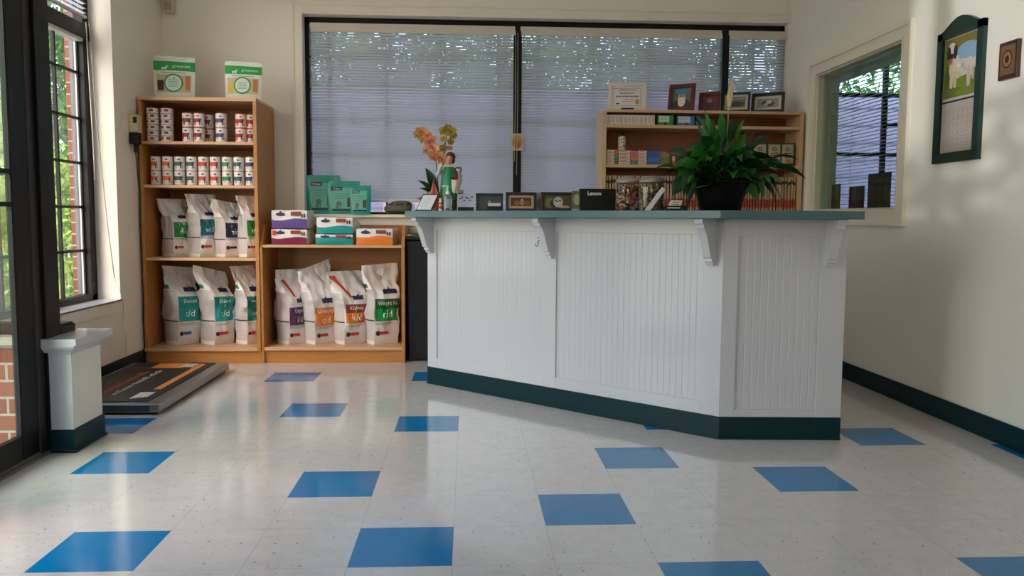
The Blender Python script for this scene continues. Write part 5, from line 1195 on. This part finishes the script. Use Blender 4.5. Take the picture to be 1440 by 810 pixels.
# ---- right wall decor -------------------------------------------------------------------------------------
t = thing('wall_calendar', 'dark green arched frame holding a dog calendar on the right wall', 'calendar', (XR, 4.005, 1.315))
W2 = .19
gf = mat('green_frame_paint', S('0d2f29'), .3)
def arch(k, base_z, top_z, rise):
    pts = []
    for i in range(17):
        s = i / 16; y = -W2 + k + (2 * W2 - 2 * k) * s; e = max(0, min(1, (s - .08) / .84)); pts.append((y, top_z + rise * math.sin(PI * e) ** 1.3))
    return pts
outer = [(W2, 0), (-W2, 0)] + arch(0, 0, .662, .055)
b = MB(); fn = lambda y, z_, d: (d, y, z_)
H1 = .625; I = .045
b.box(-.022, 0, -W2, -W2 + I, 0, .66); b.box(-.022, 0, W2 - I, W2, 0, .66); b.box(-.022, 0, -W2 + I, W2 - I, 0, .05)
b.prism([(W2 - .0, .625), (-W2, .625)] + arch(0, 0, .662, .055), fn, -.022, 0)
b.build('frame', gf, t)
b = MB(); b.box(-.006, -.002, -W2 + I - .003, W2 - I + .003, .045, .628); b.build('backing', flat('b8b0a8'), t)
m, ms = photo_mesh([('r', 0, 0, 1, 1, '6a7a24'), ('r', 0, .8, 1, 1, '7a7030'), ('e', .7, .72, .35, .16, '7fa4bc'), ('e', .9, .68, .25, .14, '86a8c0'), ('e', .2, .3, .18, .3, '4a5a1a'), ('e', .85, .3, .2, .25, '5f7020'),
                    ('e', .52, .47, .33, .15, 'c0b8b0'), ('e', .78, .45, .14, .16, 'c6beb4'), ('e', .32, .5, .16, .20, 'c9b89c'), ('e', .25, .28, .05, .22, 'c4b49a'), ('e', .36, .26, .05, .2, 'b8a890'), ('e', .76, .27, .06, .2, 'b4aaa0'), ('e', .88, .34, .04, .12, 'aaa49c'), ('e', .58, .50, .06, .04, 'aaa6a2'), ('e', .66, .43, .05, .04, 'b2aca8'), ('e', .46, .52, .06, .03, 'd4ccc2'), ('e', .45, .36, .10, .06, 'b4aca0'), ('e', .93, .50, .05, .09, 'c4bcb2'), ('e', .40, .62, .08, .08, 'c8bca8'),
                    ('e', .24, .80, .13, .13, 'cdc6bc'), ('e', .15, .76, .06, .12, '2a2220'), ('e', .35, .76, .06, .12, '2a2220'), ('e', .24, .70, .06, .05, '2a1e1c'), ('e', .22, .62, .05, .05, 'a85a44'), ('e', .3, .08, .4, .08, '5a6a1c'), ('e', .8, .06, .4, .07, '6a7a24')], .28, .295)
Mr = Matrix.Rotation(-PI / 2, 4, 'Z')
def wall_pic(m, z0): m.v = [Vector((-.0075 + v.y, -v.x, v.z + z0)) for v in m.v]
wall_pic(m, .325); m.build('dog_photo', ms, t)
b = MB(); b.box(-.009, -.0064, -.14, .14, .05, .298, 0); b.build('month_sheet', flat('aaa097'), t)
b = MB()
for r_ in range(6):
    for c_ in range(7): y = .118 - c_ * .039; z_ = .245 - r_ * .034; b.add([(-.0095, y, z_), (-.0095, y - .008, z_), (-.0095, y - .008, z_ + .008), (-.0095, y, z_ + .008)], [(0, 1, 2, 3)], 0)
for r_ in range(7): z_ = .262 - r_ * .034; b.add([(-.0096, .13, z_), (-.0096, -.13, z_), (-.0096, -.13, z_ + .0012), (-.0096, .13, z_ + .0012)], [(0, 1, 2, 3)], 0)
b.build('printed_dates', flat('8a8078'), t)
b = MB(); b.box(-.012, -.006, -.145, .145, .302, .310); b.build('divider_bar', flat('181818'), t)
t = thing('wall_plaque', 'small dark wood plaque with bronze plate on the right wall', 'plaque', (XR, 3.628, 1.66)); bx(-.02, 0, -.063, .063, 0, .168).build('board', mat('walnut', S('3a2218'), .35), t, bevel=.003)
b = MB(); b.box(-.0225, -.019, -.048, .048, .018, .150); b.build('metal_plate', mat('bronze_plate', S('8a6a48'), .35, metal=.5), t)
b = MB()
for r1, mi in ((.034, 0), (.028, 1), (.014, 0)): b.ell(0, .088, r1, r1 * 1.2, lambda a, z_, mi=mi, r1=r1: Vector((-.0228 - (.036 - r1) * .03, a, z_)), mi, n=24)
b.build('engraved_seal', [flat('2c2018'), flat('8a6a48')], t)
# items standing behind the interior window's glass
def wcard(label, y, w, h, cols, tx=None):
    t = thing('display_card', label, 'card', (XR + .075, y, RZ0 + .0122)); b = MB(); b.box(0, .008, -w / 2, w / 2, 0, h, 0); b.build('card_sheet', flat(cols[0]), t)
    b = MB(); b.ell(0, h * .42, w * .3, h * .30, lambda a, z_: Vector((-.0006, a, z_)), 0)
    if tx:
        for k in range(3): b.ell(-w * .26 + w * .26 * k, h * .84, w * .07, h * .05, lambda a, z_: Vector((-.0006, a, z_)), 0)
    b.build('print', flat(cols[1]), t)
wcard('narrow grey card standing behind the interior window glass', 5.52, .12, .17, ('4c5048', '3c403a')); wcard('dark framed picture behind the interior window glass', 5.22, .20, .145, ('1c2228', '30383e')); wcard('tallest dark green card with a tree behind the interior window glass', 4.93, .27, .215, ('3a4034', '1a241c'), True)

# ------------------------------------------------------------------ ceiling lamp (warm), out of view
for x_, lb in ((-1.1, 'flat white ceiling lamp nearer the bookcases'), (1.2, 'flat white ceiling lamp above the reception counter')):
    t = thing('ceiling_lamp', lb, 'ceiling lamp', (x_, 4.1, ZC - .06)); bx(-.6, .6, -.16, .16, 0, .06).build('housing', mat('lamp_diffuser', (.9, .9, .88), .5, emit=(1, .86, .70), es=2.4), t)
def nest(root, child, part):
    ps = [c for c in root.children if c.name.split('.')[0] == part]
    for c in [c for c in root.children if c.name.split('.')[0] == child]: c.parent = ps[0]
for o in list(COL.objects):
    if o.parent is None and o.type == 'EMPTY':
        for c_, p_ in (('blossom', 'flower_stem'), ('spadix', 'bloom'), ('screen', 'housing'), ('lens', 'housing'), ('engraved_seal', 'metal_plate'), ('name_plate', 'frame'), ('printed_dates', 'month_sheet'), ('nose_and_eyes', 'head'), ('brown_ear', 'head'), ('muntin_grid', 'window_frame')):
            if any(k.name.split('.')[0] == p_ for k in o.children): nest(o, c_, p_)

# ------------------------------------------------------------------ light
W = bpy.data.worlds.new('World'); SC.world = W; W.use_nodes = True; nt = W.node_tree; bg = nt.nodes['Background']
sky = nt.nodes.new('ShaderNodeTexSky'); sky.sky_type = 'NISHITA'; sky.sun_disc = False; sky.sun_elevation = R(42); sky.sun_rotation = R(215); sky.air_density = 1.2; sky.dust_density = 2.5
nt.links.new(sky.outputs[0], bg.inputs[0]); bg.inputs[1].default_value = 1.3
sun = bpy.data.lights.new('sun', 'SUN'); sun.energy = 12.0; sun.angle = R(1.0); sun.color = (1, .95, .86); so = bpy.data.objects.new('sun', sun); COL.objects.link(so)
so.rotation_euler = Vector((.12, -.60, -.79)).to_track_quat('-Z', 'Y').to_euler()
def portal(name, loc, d, sx, sy):
    l = bpy.data.lights.new(name, 'AREA'); l.shape = 'RECTANGLE'; l.size = sx; l.size_y = sy; l.cycles.is_portal = True
    o = bpy.data.objects.new(name, l); COL.objects.link(o); o.location = loc; o.rotation_euler = Vector(d).to_track_quat('-Z', 'Z').to_euler(); return o
def window_light(name, loc, d, sx, sy, e, col):
    l = bpy.data.lights.new(name, 'AREA'); l.shape = 'RECTANGLE'; l.size = sx; l.size_y = sy; l.energy = e; l.color = col
    o = bpy.data.objects.new(name, l); COL.objects.link(o); o.location = loc; o.rotation_euler = Vector(d).to_track_quat('-Z', 'Z').to_euler(); return o
portal('portal_front', (-.7, YF - .02, 1.62), (0, 1, 0), 1.8, 1.36)
portal('portal_side', (-1.9, 2.5, 1.25), (1, 0, 0), 2.1, 2.3)
portal('portal_left', (XL - .1, 4.7, 1.65), (1, 0, 0), 1.4, 2.3)
portal('portal_side_room', (3.8, FYb + .08, 1.78), (0, -1, 0), 2.2, 1.5)
portal('portal_back', (.6, FYb + .08, 1.75), (0, -1, 0), 3.6, 1.4)
# added spotlight, standing in for sun reflected low through the front window
g = bpy.data.lights.new('added_glint_spot', 'SPOT'); g.energy = 10000; g.spot_size = R(9.5); g.spot_blend = .25; g.shadow_soft_size = .03; go = bpy.data.objects.new('added_glint_spot', g); COL.objects.link(go)
go.location = (-5.2, -9.2, .9); go.rotation_euler = (Vector((2.45, 3.75, 2.15)) - Vector(go.location)).to_track_quat('-Z', 'Y').to_euler(); g.color = (.98, .98, 1)

# ------------------------------------------------------------------ camera
H, FPX, yaw, pitch, roll = 1.0147, 1146.8, R(3.109), R(4.831), R(.371)
F_ = Vector((math.sin(yaw) * math.cos(pitch), math.cos(yaw) * math.cos(pitch), -math.sin(pitch))); R_ = Vector((math.cos(yaw), -math.sin(yaw), 0)); U_ = R_.cross(F_)
R2 = R_ * math.cos(roll) + U_ * math.sin(roll); U2 = -R_ * math.sin(roll) + U_ * math.cos(roll)
cam = bpy.data.cameras.new('Camera'); cam.sensor_width = 36; cam.lens = FPX / 1440 * 36; cam.clip_start = .05; co = bpy.data.objects.new('Camera', cam); COL.objects.link(co)
M = Matrix((R2, U2, -F_)).transposed().to_4x4(); M.translation = Vector((0, 0, H)); co.matrix_world = M
SC.camera = co
SC.view_settings.view_transform = 'Standard'; SC.view_settings.look = 'None'; SC.view_settings.gamma = 1; SC.view_settings.use_curve_mapping = False
SC.view_settings.exposure = -0.62
SC.cycles.max_bounces = 10; SC.cycles.diffuse_bounces = 6; SC.cycles.transparent_max_bounces = 16; SC.cycles.sample_clamp_indirect = 6; SC.cycles.caustics_reflective = False; SC.cycles.caustics_refractive = False
SC.cycles.use_denoising = True
